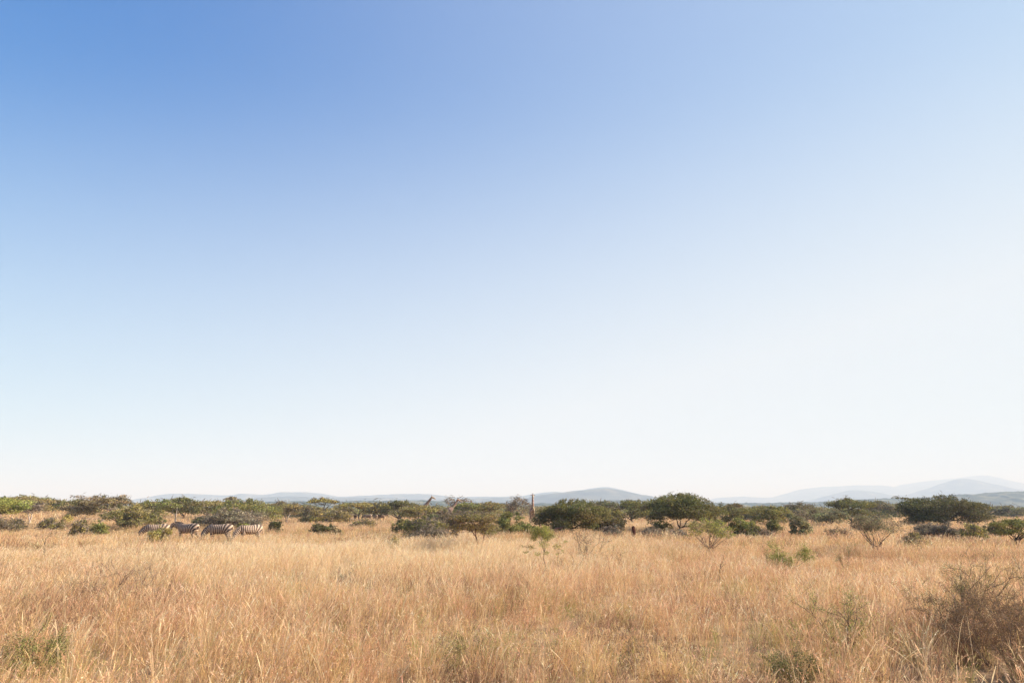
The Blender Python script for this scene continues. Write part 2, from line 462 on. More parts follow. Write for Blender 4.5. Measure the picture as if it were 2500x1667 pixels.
def build_grass():
    parts = [
        grass_zone(3.0, 17, 18, 30, .0033, .0075, .085, 60, spikes=4),
        grass_zone(17, 40, 11, 29, .0042, .0085, .14, 50, spikes=3),
        grass_zone(40, 95, 4.2, 25, .0095, .017, .26, spikes=1),
        grass_zone(95, 300, 0.8, 12, .035, .05, .45, 42),
        long_stalks(2600, 6, 24),
    ]
    Vs, Fs, Cs, o = [], [], [], 0
    for V, F, C in parts:
        Vs.append(V); Fs.append(F + o); Cs.append(C); o += len(V)
    me = quads_mesh('grass', np.concatenate(Vs), np.concatenate(Fs), M_grass, np.concatenate(Cs))
    tag(link_obj('grass', me), 'tall dry tan and russet savanna grass', None, None, 'stuff')
build_grass()
import zlib
def reseed(label):
    global RNG
    RNG = np.random.default_rng(zlib.crc32(label.encode()))

# ------------------------------------------------------------------ trees and bushes
M_leaf = leaf_material('thorn_tree_leaf', 0.30)
M_bark_dark = bark_material('dark_bark', (0.045, 0.03, 0.022), (0.13, 0.09, 0.065))
M_bark_red = bark_material('reddish_bark', (0.12, 0.06, 0.04), (0.30, 0.17, 0.11))
M_bark_pale = bark_material('pale_grey_bark', (0.26, 0.20, 0.16), (0.55, 0.45, 0.37))
M_twig = bark_material('dry_twig', (0.10, 0.065, 0.045), (0.24, 0.16, 0.11), 30)
BARK = {'dark': M_bark_dark, 'red': M_bark_red, 'pale': M_bark_pale, 'twig': M_twig}
TINT = {
    'green':  (0.238, 0.229, 0.079), 'bright': (0.303, 0.302, 0.089), 'olive': (0.292, 0.246, 0.096), 'dark': (0.182, 0.171, 0.067),
    'brown':  (0.251, 0.206, 0.106), 'grey': (0.297, 0.232, 0.152), 'greygreen': (0.243, 0.225, 0.122), 'yellow': (0.428, 0.362, 0.118),
    'rust': (0.275, 0.215, 0.135), 'deep': (0.139, 0.130, 0.056), 'mauve': (0.280, 0.235, 0.155), 'straw': (0.547, 0.356, 0.180), 'russet': (0.235, 0.150, 0.085),
}
PXM = 703.0                                    # render pixels per metre, times distance

def tubes(lines, sides=5):
    """lines: list of (points (k,3), radii (k)) -> vertices and quads of round tapering limbs"""
    Vs, Fs, o = [], [], 0
    ca = np.cos(np.arange(sides) * 2 * np.pi / sides); sa = np.sin(np.arange(sides) * 2 * np.pi / sides)
    for P, r in lines:
        P = np.asarray(P, float); r = np.asarray(r, float); k = len(P)
        T = np.gradient(P, axis=0); T /= np.linalg.norm(T, axis=1, keepdims=True) + 1e-9
        ref = np.where(np.abs(T[:, 2:3]) < 0.9, np.array([[0, 0, 1.0]]), np.array([[1.0, 0, 0]]))
        U = np.cross(T, ref); U /= np.linalg.norm(U, axis=1, keepdims=True) + 1e-9
        W = np.cross(T, U)
        ring = P[:, None] + r[:, None, None] * (U[:, None] * ca[None, :, None] + W[:, None] * sa[None, :, None])
        V = ring.reshape(-1, 3)
        idx = np.arange(k * sides).reshape(k, sides)
        nx = np.roll(idx, -1, 1)
        F = np.stack([idx[:-1], nx[:-1], nx[1:], idx[1:]], -1).reshape(-1, 4)
        Vs.append(V); Fs.append(F + o); o += len(V)
        tip = len(V)
        Vs.append(P[-1:] + T[-1:] * r[-1]); o += 1
        e = idx[-1]
        Fs.append(np.stack([e, np.roll(e, -1), np.full(sides, tip), np.full(sides, tip)], -1) + (o - 1 - tip))
    V = np.concatenate(Vs); F = np.concatenate(Fs)
    return V, F

def tube_obj(name, lines, mat, parent, sides=5):
    V, F = tubes(lines, sides)
    me = bpy.data.meshes.new(name)
    quad = F[F[:, 2] != F[:, 3]]; tri = F[F[:, 2] == F[:, 3]][:, :3]
    me.from_pydata(V.tolist(), [], quad.tolist() + tri.tolist())
    me.materials.append(mat); me.update()
    me.polygons.foreach_set('use_smooth', np.ones(len(me.polygons), dtype=bool))
    return link_obj(name, me, parent)

def bend(a, b, sag, k=5):
    """curved limb from a to b that first climbs, then spreads"""
    a, b = np.asarray(a, float), np.asarray(b, float)
    t = np.linspace(0, 1, k)[:, None]
    P = a + (b - a) * t
    P[:, :2] = a[:2] + (b[:2] - a[:2]) * (t ** (1.0 + sag))
    P[1:-1] += RNG.normal(0, 0.035 * np.linalg.norm(b - a), (k - 2, 3))
    return P

def leaf_obj(name, pads, n, size, tint, parent, twig=0.0, shell=0.5, ragged=0.18):
    """pads: rows cx,cy,cz,rx,ry,rz,weight"""
    pads = np.asarray(pads, float)
    w = pads[:, 6] * (pads[:, 3] * pads[:, 4] * pads[:, 5]) ** 0.67
    w /= w.sum()
    pi = RNG.choice(len(pads), n, p=w)
    d = RNG.normal(0, 1, (n, 3)); d /= np.linalg.norm(d, axis=1, keepdims=True)
    r = RNG.uniform(shell ** 3, 1, n) ** (1 / 3.0) * (1 + RNG.normal(0, ragged, n))
    # leaf sprays: every pad is made of lumps, with holes between them
    cen = pads[pi, :3] + d * r[:, None] * pads[pi, 3:6]
    f = fbm(cen[:, 0] * 1.3 / max(pads[:, 3].mean(), .05) + pi * 7.7, cen[:, 2] * 1.9 / max(pads[:, 5].mean(), .05) + cen[:, 1] * 1.1 / max(pads[:, 3].mean(), .05), 201, 2)
    keep = f > RNG.uniform(.22, .44, n)
    cen, pi = cen[keep], pi[keep]; n = len(cen)
    V, F = slivers(cen, size, 0.55)
    base = np.array(TINT[tint])
    pv = RNG.normal(1, .14, (len(pads), 1)).clip(.6, 1.5) + RNG.normal(0, .05, (len(pads), 3))
    c = base * pv[pi] * np.exp(RNG.normal(0, .28, (n, 1)))
    yel = RNG.uniform(0, 1, n) < .10
    c[yel] = c[yel] * np.array([1.5, 1.25, .9])
    C = np.repeat(c, 4, 0)
    if twig > 0:
        m = int(n * twig)
        j = RNG.integers(0, n, m)
        V2, F2 = slivers(cen[j] + RNG.normal(0, size, (m, 3)), size * 3.4, 0.10)
        c2 = np.array([.21, .165, .125]) * np.exp(RNG.normal(0, .3, (m, 1)))
        F = np.concatenate([F, F2 + len(V)]); V = np.concatenate([V, V2]); C = np.concatenate([C, np.repeat(c2, 4, 0)])
    me = quads_mesh(name, V, F, M_leaf, np.clip(C, .01, .8))
    return link_obj(name, me, parent)

def make_pads(style, W, H, cb, n):
    """foliage masses of a crown W wide whose foliage starts at cb and ends at H"""
    P = []
    Rw = W * .5
    h = max(H - cb, .1)
    if style == 'umbrella':
        for i in range(n):
            r = math.sqrt(RNG.uniform(0, 1)) * .84; a = RNG.uniform(0, 6.283)
            top = H - h * (.36 * r ** 2.4) - h * .12
            rx = W * RNG.uniform(.12, .19); rz = h * RNG.uniform(.11, .19)
            z = top - h * RNG.uniform(0, .14)
            P.append((Rw * r * math.cos(a), Rw * r * math.sin(a), z, rx, rx, rz, 1.0))
        for i in range(int(n * .7)):
            r = math.sqrt(RNG.uniform(.05, .8)); a = RNG.uniform(0, 6.283)
            rx = W * RNG.uniform(.10, .16); rz = h * RNG.uniform(.11, .18)
            P.append((Rw * r * math.cos(a) * .95, Rw * r * math.sin(a) * .95, cb + h * RNG.uniform(.08, .55) * (1.05 - .35 * r), rx, rx, rz, .75))
    elif style == 'parasol':                   # one thin clean layer
        for i in range(n):
            r = math.sqrt(RNG.uniform(0, 1)) * .86; a = RNG.uniform(0, 6.283)
            rx = W * RNG.uniform(.10, .16)
            P.append((Rw * r * math.cos(a), Rw * r * math.sin(a), H - h * (.25 + .45 * r * r), rx, rx, h * RNG.uniform(.15, .24), 1.0))
    elif style == 'dome':
        for i in range(int(n * 1.5)):
            r = math.sqrt(RNG.uniform(0, 1)) * .86; a = RNG.uniform(0, 6.283)
            zt = math.sqrt(max(0, 1 - r * r)) * .84
            z = cb + h * (.10 + zt * (1 - RNG.uniform(0, 1) ** 1.6 * .9))
            rx = W * RNG.uniform(.11, .18); rz = h * RNG.uniform(.12, .20)
            P.append((Rw * r * math.cos(a), Rw * r * math.sin(a), z, rx, rx, rz, 1.0))
    elif style == 'thicket':                   # broad flat-topped crown hanging nearly to the grass
        for i in range(int(n * 1.8)):
            r = math.sqrt(RNG.uniform(0, 1)) * .88; a = RNG.uniform(0, 6.283)
            zt = (1 - .16 * r ** 3) * .88
            zb = .0 + .16 * r ** 3
            z = cb + h * (zb + (zt - zb) * RNG.uniform(.0, 1) ** .6)
            rx = W * RNG.uniform(.09, .15); rz = h * RNG.uniform(.10, .17)
            P.append((Rw * r * math.cos(a), Rw * r * math.sin(a), z, rx, rx, rz, 1.0))
    else:                                      # bush, foliage down to the grass
        for i in range(int(n * 1.5)):
            r = math.sqrt(RNG.uniform(0, 1)) * .88; a = RNG.uniform(0, 6.283)
            zt = math.sqrt(max(0, 1 - r ** 2.4)) * .88
            z = cb + h * zt * RNG.uniform(.05, 1) ** .7
            rx = W * RNG.uniform(.08, .16); rz = h * RNG.uniform(.09, .20)
            P.append((Rw * r * math.cos(a), Rw * r * math.sin(a), z, rx, rx, rz, 1.0))
    for i in range(max(2, n // 5)):            # single sprays that break the outline
        r = RNG.uniform(0, .9); a = RNG.uniform(0, 6.283)
        z = H - h * (.34 * r * r if style != 'bush' else .5 * r * r) - h * .02
        rx = W * RNG.uniform(.025, .055)
        P.append((Rw * r * math.cos(a), Rw * r * math.sin(a), z, rx, rx, rx * RNG.uniform(.6, 1.3), 1.6))
    return P

def limbs(pads, W, H, cb, base_r, ntr, trunk_dx, fork):
    """trunk(s) that fork into limbs reaching the foliage masses"""
    lines = []
    big = sorted(pads, key=lambda p: -p[3])[:14]
    for k in range(ntr):
        a0 = RNG.uniform(0, 6.283) + 6.283 * k / ntr
        sp = .0 if ntr == 1 else .16 * W * min(1, cb / max(.2, W))
        b = np.array([trunk_dx + .4 * base_r * math.cos(a0), .4 * base_r * math.sin(a0), -.15])
        f = np.array([trunk_dx * .7 + sp * math.cos(a0) + RNG.normal(0, .04 * H), sp * math.sin(a0), max(cb, .25 * H) * fork])
        P = bend(b, f, .3, 5)
        P[0, :2] = b[:2]
        lines.append((P, np.linspace(base_r * 1.15, base_r * .72, 5)))
        mine = [p for i, p in enumerate(big) if i % ntr == k]
        hubs = []
        for p in mine[:4]:
            mid = f + (np.array(p[:3]) - f) * .62; mid[2] = f[2] + (p[2] - f[2]) * .55
            lines.append((bend(f, mid, -.15, 5), np.linspace(base_r * .62, base_r * .34, 5)))
            hubs.append(mid)
        for p in mine:
            q = np.array(p[:3])
            hb = min(hubs, key=lambda m: np.linalg.norm(m - q)) if hubs else f
            lines.append((bend(hb, q, -.2, 4), np.linspace(base_r * .33, base_r * .10, 4)))
            for _ in range(2):
                e = q + RNG.normal(0, 1, 3) * np.array(p[3:6]) * .8
                lines.append((bend(q, e, 0, 3), np.linspace(base_r * .10, base_r * .03, 3)))
    return lines

def plant(name, cat, label, group, px, wpx, top, cb, d, style, tint, bark='dark', ntr=1, tdx=0.0, fork=.75, n=22, dens=1.0, twig=.05, thick=1.0, trunk=True, wings=(), leaf=1.0, shell=.45):
    reseed(label)
    """px, top, cb: column, top row and foliage-bottom row in the photograph; wpx: width there; d: distance"""
    x, y, z = spot(px, d)
    W = wpx * d / 1715.0
    H = z_at(top, d) - z
    c = max(z_at(cb, d) - z, .03 * H)
    if style in ('bush', 'thicket'):
        c = .08 * H
    else:
        c = max(.1 * H, c - (.10 if style == 'parasol' else .24) * (H - c))
    W *= 1.22 if d > 75 and cat == 'tree' and style != 'parasol' else 1.10
    root = bpy.data.objects.new(name, None); COL.objects.link(root)
    root.location = (x, y, z)
    tag(root, label, cat, group)
    H0 = H * .965
    pads = make_pads(style, W, H0, c, n)
    for (wx, wz, wr, wt) in wings:             # extra masses: offset in widths, height in heights, radius in widths, thickness in heights
        pads.append((wx * W, RNG.normal(0, .1) * W, wz * H, wr * W, wr * W, wt * H, 1.0))
    s = leaf * max(.012, 1.5 * d / PXM)
    area = (W * PXM / d) * ((H - c) * PXM / d)
    m = int(np.clip(area * 10.0 * dens / leaf ** 1.5, 500 * dens, 42000))
    leaf_obj('crown' if cat == 'tree' else 'foliage', pads, m, s, tint, root, twig, shell)
    if trunk:
        br = max(.024 * W ** .5 * H ** .5, .55 * d / PXM) * thick
        L = limbs(pads, W, H, c, br, ntr, tdx * W, fork)
        nodes = np.concatenate([P[1:] for P, r in L])
        for p in pads[len(pads) - len(wings):] if wings else ():
            q = np.array(p[:3]); near = nodes[np.linalg.norm((nodes - q) * np.array([1, 1, 1.6]), axis=1).argmin()]
            L.append((bend(near, q, -.1, 4), np.linspace(br * .30, br * .08, 4)))
        tube_obj('trunk' if cat == 'tree' else 'stems', L, BARK[bark], root, 5)
    return root

# ---- twiggy plants near the camera: stems that branch and branch again
def twig_plant(name, cat, label, group, px, wpx, top, d, tint, nst=4, depth=3, leaves=900, leaf=.03, bark='twig', r0=.014, upright=.5, base_w=.12, twig=0.14, kids=4, clear=1):
    reseed(label)
    x, y, z = spot(px, d)
    W = wpx * d / 1715.0; H = z_at(top, d) - z
    root = bpy.data.objects.new(name, None); COL.objects.link(root)
    root.location = (x, y, z)
    tag(root, label, cat, group)
    lines, ends = [], []
    def grow(p, v, L, r, dep):
        k = 5
        P = [p]
        for i in range(k - 1):
            v = v + RNG.normal(0, .16, 3) + np.array([0, 0, -.03 if dep < depth else .0])
            v = v / np.linalg.norm(v)
            P.append(P[-1] + v * L / (k - 1))
        P = np.array(P)
        P[:, 2] = np.maximum(P[:, 2], .02)
        lines.append((P, np.linspace(r, r * .45, k)))
        if dep <= 1:
            ends.append(P[1:])
        if dep == 0:
            return
        for i in range(kids):
            j = RNG.integers(clear if dep == depth else 1, k)
            side = RNG.normal(0, 1, 3); side[2] = abs(side[2]) * upright
            w = v * .55 + side / np.linalg.norm(side) * .8
            grow(P[j], w / np.linalg.norm(w), L * RNG.uniform(.38, .66), r * .5, dep - 1)
    for i in range(nst):
        a = 6.283 * i / nst + RNG.normal(0, .4)
        b = np.array([math.cos(a) * base_w * H * .3, math.sin(a) * base_w * H * .3, -.05])
        lines.append((np.array([(0, 0, -.10), b * .6 + np.array([0, 0, -.04]), b + np.array([0, 0, .03])]), np.array([r0, r0, r0])))
        v = np.array([math.cos(a) * (1 - upright), math.sin(a) * (1 - upright), .25 + upright])
        grow(b, v / np.linalg.norm(v), H * .75, r0, depth)
    allp = np.concatenate([l[0] for l in lines])
    sx = .5 * W / max(np.percentile(np.abs(allp[:, 0]), 98), .01); sz = H / max(np.percentile(allp[:, 2], 99.5), .01)
    sc3 = np.array([sx, sx, sz])
    lines = [(P * sc3, r) for P, r in lines]
    tube_obj('stems', lines, BARK[bark], root, 3)
    if leaves:
        E = np.concatenate(ends) * sc3
        c = E[RNG.integers(0, len(E), leaves)] + RNG.normal(0, leaf * 1.3, (leaves, 3))
        c[:, 2] = np.maximum(c[:, 2], .02)
        V, F = slivers(c, leaf, .55)
        col = np.array(TINT[tint]) * np.exp(RNG.normal(0, .3, (leaves, 1))) + RNG.normal(0, .008, (leaves, 3))
        me = quads_mesh('foliage', V, F, M_leaf, np.repeat(np.clip(col, .01, .8), 4, 0))
        link_obj('foliage', me, root)
    return root

G_T, G_B = 'thorn trees of the bush line', 'bushes standing in the grass'
def tree(px, w, top, cb, d, style, tint, label, **k):
    return plant('acacia_tree', 'tree', label, G_T, px, w, top, cb, d, style, tint, **k)
def bush(px, w, top, cb, d, tint, label, **k):
    k.setdefault('trunk', True); k.setdefault('ntr', 4); k.setdefault('thick', .5)
    return plant('thorn_bush', 'bush', label, G_B, px, w, top, cb, d, k.pop('style', 'bush'), tint, **k)

# ---- the bush line, left part
tree(2, 120, 1211, 1248, 72, 'dome', 'bright', 'bright green thorn tree cut off by the left edge of the view', bark='dark', thick=1.3, tdx=-.02, fork=.6)
tree(58, 100, 1208, 1238, 122, 'umbrella', 'olive', 'flat-topped olive acacia rising behind the bright green edge tree')
tree(76, 54, 1226, 1242, 79, 'umbrella', 'grey', 'small half-bare grey tree on two thin pale trunks', bark='pale', ntr=2, dens=.55, twig=0.66, thick=1.1)
tree(112, 58, 1215, 1240, 130, 'umbrella', 'dark', 'small dark flat-topped acacia just past the twin pale trunks')
tree(152, 76, 1221, 1244, 138, 'umbrella', 'olive', 'low olive acacia behind the sunlit gap with a tiny yellow bush')
tree(192, 66, 1221, 1247, 128, 'dome', 'brown', 'brownish thorn tree touching the wide pale-trunked acacia from behind')
tree(246, 124, 1207, 1248, 73, 'umbrella', 'brown', 'wide grey-brown acacia on a pale straight trunk', bark='pale', twig=.15, dens=.85, tdx=.05, fork=.5, thick=1.1, wings=((-.35, .93, .13, .05), (.3, .96, .1, .04)))
tree(318, 112, 1225, 1276, 66, 'bush', 'olive', 'rounded grey-olive thorn tree with foliage down to the grass beside the pale trunk', twig=.12, dens=1.1)
tree(386, 84, 1218, 1250, 108, 'umbrella', 'green', 'green spreading acacia behind the weathered dead trunk')
tree(449, 68, 1211, 1246, 112, 'umbrella', 'dark', 'dark flat-topped acacia directly above the zebra with its head up', fork=.6, thick=1.1)
tree(508, 84, 1219, 1247, 118, 'umbrella', 'olive', 'olive acacia between the dark flat-topped one and the broad green dome')
tree(563, 36, 1210, 1226, 148, 'umbrella', 'brown', 'tiny feathery tree crown poking up against the pale hills', dens=.6)
tree(606, 140, 1219, 1262, 98, 'dome', 'green', 'broad green dome-shaped acacia above the last grazing zebra')
tree(575, 165, 1239, 1279, 70, 'bush', 'mauve', 'low sprawling grey-mauve thorn thicket right behind the zebras', twig=.25, dens=.9, wings=((-.36, .35, .14, .2), (.1, .2, .2, .15)))
tree(518, 70, 1252, 1274, 69, 'bush', 'deep', 'dark low thorn tree at the near end of the mauve thicket')
tree(687, 80, 1224, 1250, 108, 'umbrella', 'olive', 'olive acacia on a thin pale trunk past the green dome', bark='pale', tdx=.18, fork=.5, twig=0.22)
tree(742, 80, 1229, 1256, 132, 'umbrella', 'greygreen', 'hazy low acacia tucked under the thin parasol-shaped crown')
tree(787, 80, 1214, 1231, 106, 'parasol', 'olive', 'slim acacia with one thin parasol-shaped layer against the hills', fork=.7, n=26)
tree(800, 104, 1238, 1268, 100, 'bush', 'olive', 'grey-green scrubby tree at the foot of the parasol-shaped acacia', twig=0.17)
tree(876, 96, 1223, 1247, 128, 'umbrella', 'olive', 'flat olive acacia shading the far herd')
tree(928, 62, 1225, 1248, 129, 'umbrella', 'greygreen', 'small acacia over the far end of the far herd')
tree(974, 78, 1221, 1248, 110, 'umbrella', 'dark', 'dark layered acacia left of the first giraffe neck', fork=.55, thick=1.1, ntr=2)
tree(1022, 80, 1231, 1258, 98, 'umbrella', 'olive', 'olive acacia hiding the body of the first giraffe', n=28)
tree(1064, 50, 1231, 1258, 102, 'umbrella', 'greygreen', 'grey-green acacia between the two giraffe necks', n=28)
tree(1097, 24, 1211, 1228, 128, 'dome', 'rust', 'wispy bare-twigged crown beside the second giraffe head', dens=.16, twig=0.44, bark='twig')
tree(1134, 40, 1214, 1230, 131, 'umbrella', 'rust', 'reddish wispy flat crown past the second giraffe head', dens=.16, twig=0.44, bark='twig')
tree(1140, 66, 1225, 1250, 120, 'umbrella', 'green', 'rounded green acacia beneath the reddish wispy crown')
tree(1196, 70, 1222, 1248, 124, 'umbrella', 'olive', 'olive flat acacia beside the loose rust-coloured tree')
tree(1262, 56, 1210, 1250, 118, 'dome', 'rust', 'loose rust-coloured tree with airy top beside the facing giraffe', dens=.30, twig=.35, n=14, thick=.7)
# ---- the nearer middle
r_ = tree(1162, 120, 1246, 1290, 36, 'umbrella', 'olive', 'small spreading acacia on two bare forked trunks out in the grass', trunk=False, n=30, twig=0.28)
tube_obj('trunk', [(np.array([(.15, 0, -.1), (.14, 0, .35), (.06, 0, .72), (.02, 0, .85)]), np.array([.05, .042, .036, .034])),
                   (np.array([(.02, 0, .85), (-.10, .02, 1.0), (-.25, .04, 1.22), (-.36, .05, 1.45)]), np.array([.026, .024, .020, .012])),
                   (np.array([(.02, 0, .85), (-.01, -.03, 1.1), (-.06, -.05, 1.4), (-.1, -.1, 1.65)]), np.array([.028, .026, .020, .012]))], M_bark_red, r_, 6)
tube_obj('trunk', [(np.array([(.27, .05, -.1), (.31, .05, .3), (.40, .05, .75), (.44, .05, 1.0)]), np.array([.046, .040, .034, .030])),
                   (np.array([(.44, .05, 1.0), (.52, .06, 1.2), (.56, .08, 1.42), (.7, .1, 1.7)]), np.array([.026, .024, .018, .010])),
                   (np.array([(.44, .05, 1.0), (.46, .0, 1.25), (.36, -.05, 1.5), (.3, -.1, 1.75)]), np.array([.024, .020, .016, .010]))], M_bark_red, r_, 6)
tree(1240, 98, 1245, 1291, 57, 'bush', 'green', 'dense green thorn tree with a dark foot right of the two bare trunks', dens=1.15)
tree(1092, 120, 1241, 1288, 60, 'bush', 'brown', 'brown-tinged thorn thicket left of the two bare trunks', twig=0.33)
bush(1040, 104, 1258, 1298, 51, 'green', 'wide grey-green bush below the giraffe necks', twig=0.22)
bush(983, 54, 1263, 1290, 60, 'green', 'round green bush at the end of the wide grey-green one')
bush(1062, 110, 1280, 1308, 46, 'rust', 'dry brownish scrub fringing the wide grey-green bush', dens=.6, twig=0.55)
tree(1394, 168, 1218, 1286, 61, 'thicket', 'dark', 'massive dark green acacia right of the facing giraffe', n=40, dens=1.5, thick=.9, wings=((-.42, .38, .12, .12), (.02, .98, .04, .03), (-.3, .5, .15, .12)))
tree(1490, 92, 1239, 1284, 64, 'bush', 'olive', 'lighter olive thorn tree leaning on the massive dark one', twig=0.17)
tree(1481, 60, 1221, 1246, 122, 'umbrella', 'greygreen', 'small far acacia above the lighter olive tree')
tree(1544, 86, 1218, 1256, 108, 'umbrella', 'dark', 'dark flat-topped acacia behind the upright brown stump', ntr=2)
tree(1591, 54, 1225, 1260, 116, 'umbrella', 'olive', 'narrow olive acacia half behind the tall dark dome tree', bark='pale')
tree(1662, 156, 1205, 1260, 64, 'dome', 'dark', 'tall dark dome-shaped acacia on a short forked trunk', n=42, dens=1.6, fork=.5, thick=.9, tdx=-.05, wings=((-.38, .42, .11, .08), (-.42, .3, .07, .06), (.42, .62, .09, .07)))
bush(1618, 46, 1264, 1286, 66, 'dark', 'small dark bush under the low side of the tall dome acacia', dens=.7)
tree(1760, 104, 1231, 1266, 79, 'umbrella', 'dark', 'dark low acacia on a splayed V-shaped trunk', ntr=3, fork=.7, thick=1.3, n=28)
tree(1795, 40, 1227, 1239, 130, 'parasol', 'brown', 'tiny brown parasol crown peeping over the V-trunked acacia')
bush(1728, 104, 1262, 1306, 34, 'bright', 'airy light green bush on many thin stems below the tall dome acacia', ntr=6, style='dome', bark='twig', thick=.5, dens=.36, leaf=.85, twig=0.17, fork=.5)
bush(1812, 70, 1257, 1302, 50, 'green', 'rounded green bush between the airy one and a small dark bush')
tree(1838, 66, 1238, 1266, 108, 'dome', 'greygreen', 'hazy grey-green tree in the gap behind the V-trunked acacia')
tree(1875, 86, 1231, 1268, 83, 'umbrella', 'green', 'green acacia with a dark flat cap and curved trunk', ntr=1, fork=.6)
bush(1888, 40, 1263, 1296, 56, 'dark', 'small dark round bush under the curved-trunk acacia')
tree(1958, 92, 1229, 1262, 98, 'umbrella', 'greygreen', 'grey-green flat acacia with twiggy top before the pale ridge', twig=0.28)
tree(1920, 60, 1246, 1272, 88, 'bush', 'greygreen', 'low hazy thorn tree joining two flat acacias')
bush(1953, 48, 1261, 1298, 50, 'greygreen', 'funnel-shaped grey-green bush on one dark stem', ntr=1, style='dome', thick=1.3)
tree(2026, 76, 1242, 1270, 84, 'dome', 'greygreen', 'pale grey-green tree on a slender trunk before the open grass', ntr=2)
tree(2078, 106, 1215, 1254, 104, 'umbrella', 'dark', 'layered umbrella acacia standing clear against the pale hills', fork=.6, thick=1.1, n=26)
tree(2146, 54, 1220, 1260, 148, 'umbrella', 'greygreen', 'dark grey upright tree just past the layered umbrella acacia')
tree(2184, 64, 1232, 1263, 158, 'dome', 'green', 'far green thicket tree before the big right-hand acacia')
tree(2306, 172, 1211, 1268, 84, 'thicket', 'deep', 'very wide dark acacia with a thin layered arm reaching out on one side', n=56, dens=1.6, thick=.8, ntr=2,
     wings=((-.36, .92, .10, .04), (-.44, .945, .07, .03), (-.50, .955, .06, .025), (-.40, .80, .08, .035), (-.46, .76, .05, .025), (-.38, .64, .07, .04), (-.1, .99, .035, .05), (.4, .35, .1, .06), (.44, .78, .08, .05)))
tree(2418, 54, 1236, 1262, 188, 'dome', 'greygreen', 'far hazy thorn tree just past the very wide acacia')
tree(2470, 84, 1232, 1262, 180, 'umbrella', 'greygreen', 'far flat-topped thorn tree by the right edge below the wooded ridge')
# ---- bushes out in the grass
bush(2128, 106, 1250, 1300, 34, 'greygreen', 'tall airy grey-green bush with several dark stems in front of the layered acacia', ntr=7, style='dome', bark='dark', thick=.55, dens=.34, leaf=.85, twig=0.28, fork=.45)
bush(2288, 104, 1273, 1308, 46, 'mauve', 'dark brownish thicket in front of the very wide acacia', twig=0.50, dens=1.0)
bush(2368, 52, 1272, 1316, 43, 'yellow', 'yellow-green leafy bush beside the brownish thicket', dens=.8, twig=0.22)
bush(2422, 50, 1270, 1296, 52, 'dark', 'small dark bush between the yellow-green one and the edge bush')
bush(2470, 100, 1261, 1300, 40, 'green', 'dark green wide bush on slanting stems cut by the right edge', ntr=4, style='umbrella', bark='dark', thick=.8, fork=.7)
bush(395, 54, 1280, 1306, 44, 'yellow', 'pale yellow-green bush in front of the hindmost grazing zebra', dens=.8, twig=0.17)
bush(388, 38, 1256, 1277, 70, 'dark', 'small dark green bush behind the zebra hidden by a bush')
bush(676, 38, 1266, 1290, 60, 'deep', 'small round dark bush just past the last zebra')
bush(790, 54, 1265, 1291, 58, 'deep', 'dark oval bush alone in the open grass', dens=.9)
bush(825, 22, 1282, 1292, 56, 'brown', 'tiny brown bush touching the dark oval bush', dens=.6)
bush(203, 46, 1266, 1296, 52, 'olive', 'olive scrub bush in front of the pale straight trunk', twig=0.33, dens=.8)
bush(245, 44, 1268, 1290, 54, 'green', 'green scrub at the foot of the pale straight trunk', dens=.8)
bush(165, 28, 1252, 1270, 78, 'yellow', 'tiny yellow-green bush in the sunlit gap', dens=.7)
bush(132, 52, 1262, 1282, 64, 'olive', 'low olive scrub patch left of the tiny yellow bush', dens=.7, twig=0.28)
bush(30, 70, 1262, 1282, 60, 'brown', 'low brown scrub under the bright green edge tree', dens=.6, twig=0.39)
bush(1304, 26, 1280, 1293, 60, 'deep', 'small nearly black bush behind the young sapling')
bush(1590, 44, 1284, 1303, 50, 'mauve', 'dry greyish scrub clump near the brown stump', dens=.45, twig=0.77)
bush(1650, 44, 1287, 1304, 50, 'mauve', 'dry greyish scrub clump under the tall dome acacia trunk', dens=.45, twig=0.77)
bush(1495, 44, 1278, 1304, 52, 'mauve', 'dry twiggy scrub in front of the lighter olive tree', dens=.5, twig=0.66)
bush(966, 24, 1305, 1322, 38, 'olive', 'tiny olive bush in the open grass below the round green bush', dens=.6)
bush(520, 30, 1278, 1292, 56, 'green', 'small green bush hidden behind the middle grazing zebra', dens=.7)
bush(600, 40, 1274, 1292, 60, 'bright', 'light green scrub between the two right-hand zebras', dens=.7)
bush(890, 60, 1264, 1276, 74, 'olive', 'flat olive scrub in front of the far herd', dens=.6, twig=0.28)
bush(1850, 70, 1288, 1306, 50, 'rust', 'dry rust-brown scrub below the curved-trunk acacia', dens=.45, twig=0.55)
bush(2040, 70, 1284, 1300, 50, 'straw', 'bleached straw-coloured scrub before the slender-trunk tree', dens=.45, twig=0.44)
bush(2225, 60, 1294, 1320, 40, 'olive', 'thin olive scrub between the tall airy bush and the brownish thicket', dens=.4, twig=0.44)

# ---- twiggy plants in the nearer grass
G_S = 'small shrubs in the nearer grass'
def shrub(px, w, top, d, tint, label, **k):
    return twig_plant('thorn_shrub', 'shrub', label, G_S, px, w, top, d, tint, **k)
plant('acacia_sapling', 'sapling', 'bright green young acacia on one slender stem in the middle of the grass', None, 1326, 66, 1277, 1324, 24, 'dome', 'bright', n=17, dens=.55, leaf=.62, thick=.36, fork=.85, twig=.08, shell=.2,
      wings=((-.42, .56, .16, .05), (.44, .58, .16, .05), (-.72, .58, .07, .03), (.74, .66, .08, .03), (.5, .44, .10, .03), (-.2, .44, .12, .04), (.1, .46, .14, .04), (-.30, .74, .15, .06), (.34, .78, .16, .06), (0, .62, .2, .08), (.62, .50, .08, .03), (-.60, .48, .09, .025)))
shrub(1432, 105, 1281, 31, 'greygreen', 'thin dry shrub with bare upright twigs right of the young sapling', nst=6, depth=2, leaves=700, leaf=.04, r0=.016, upright=.8, base_w=.3)
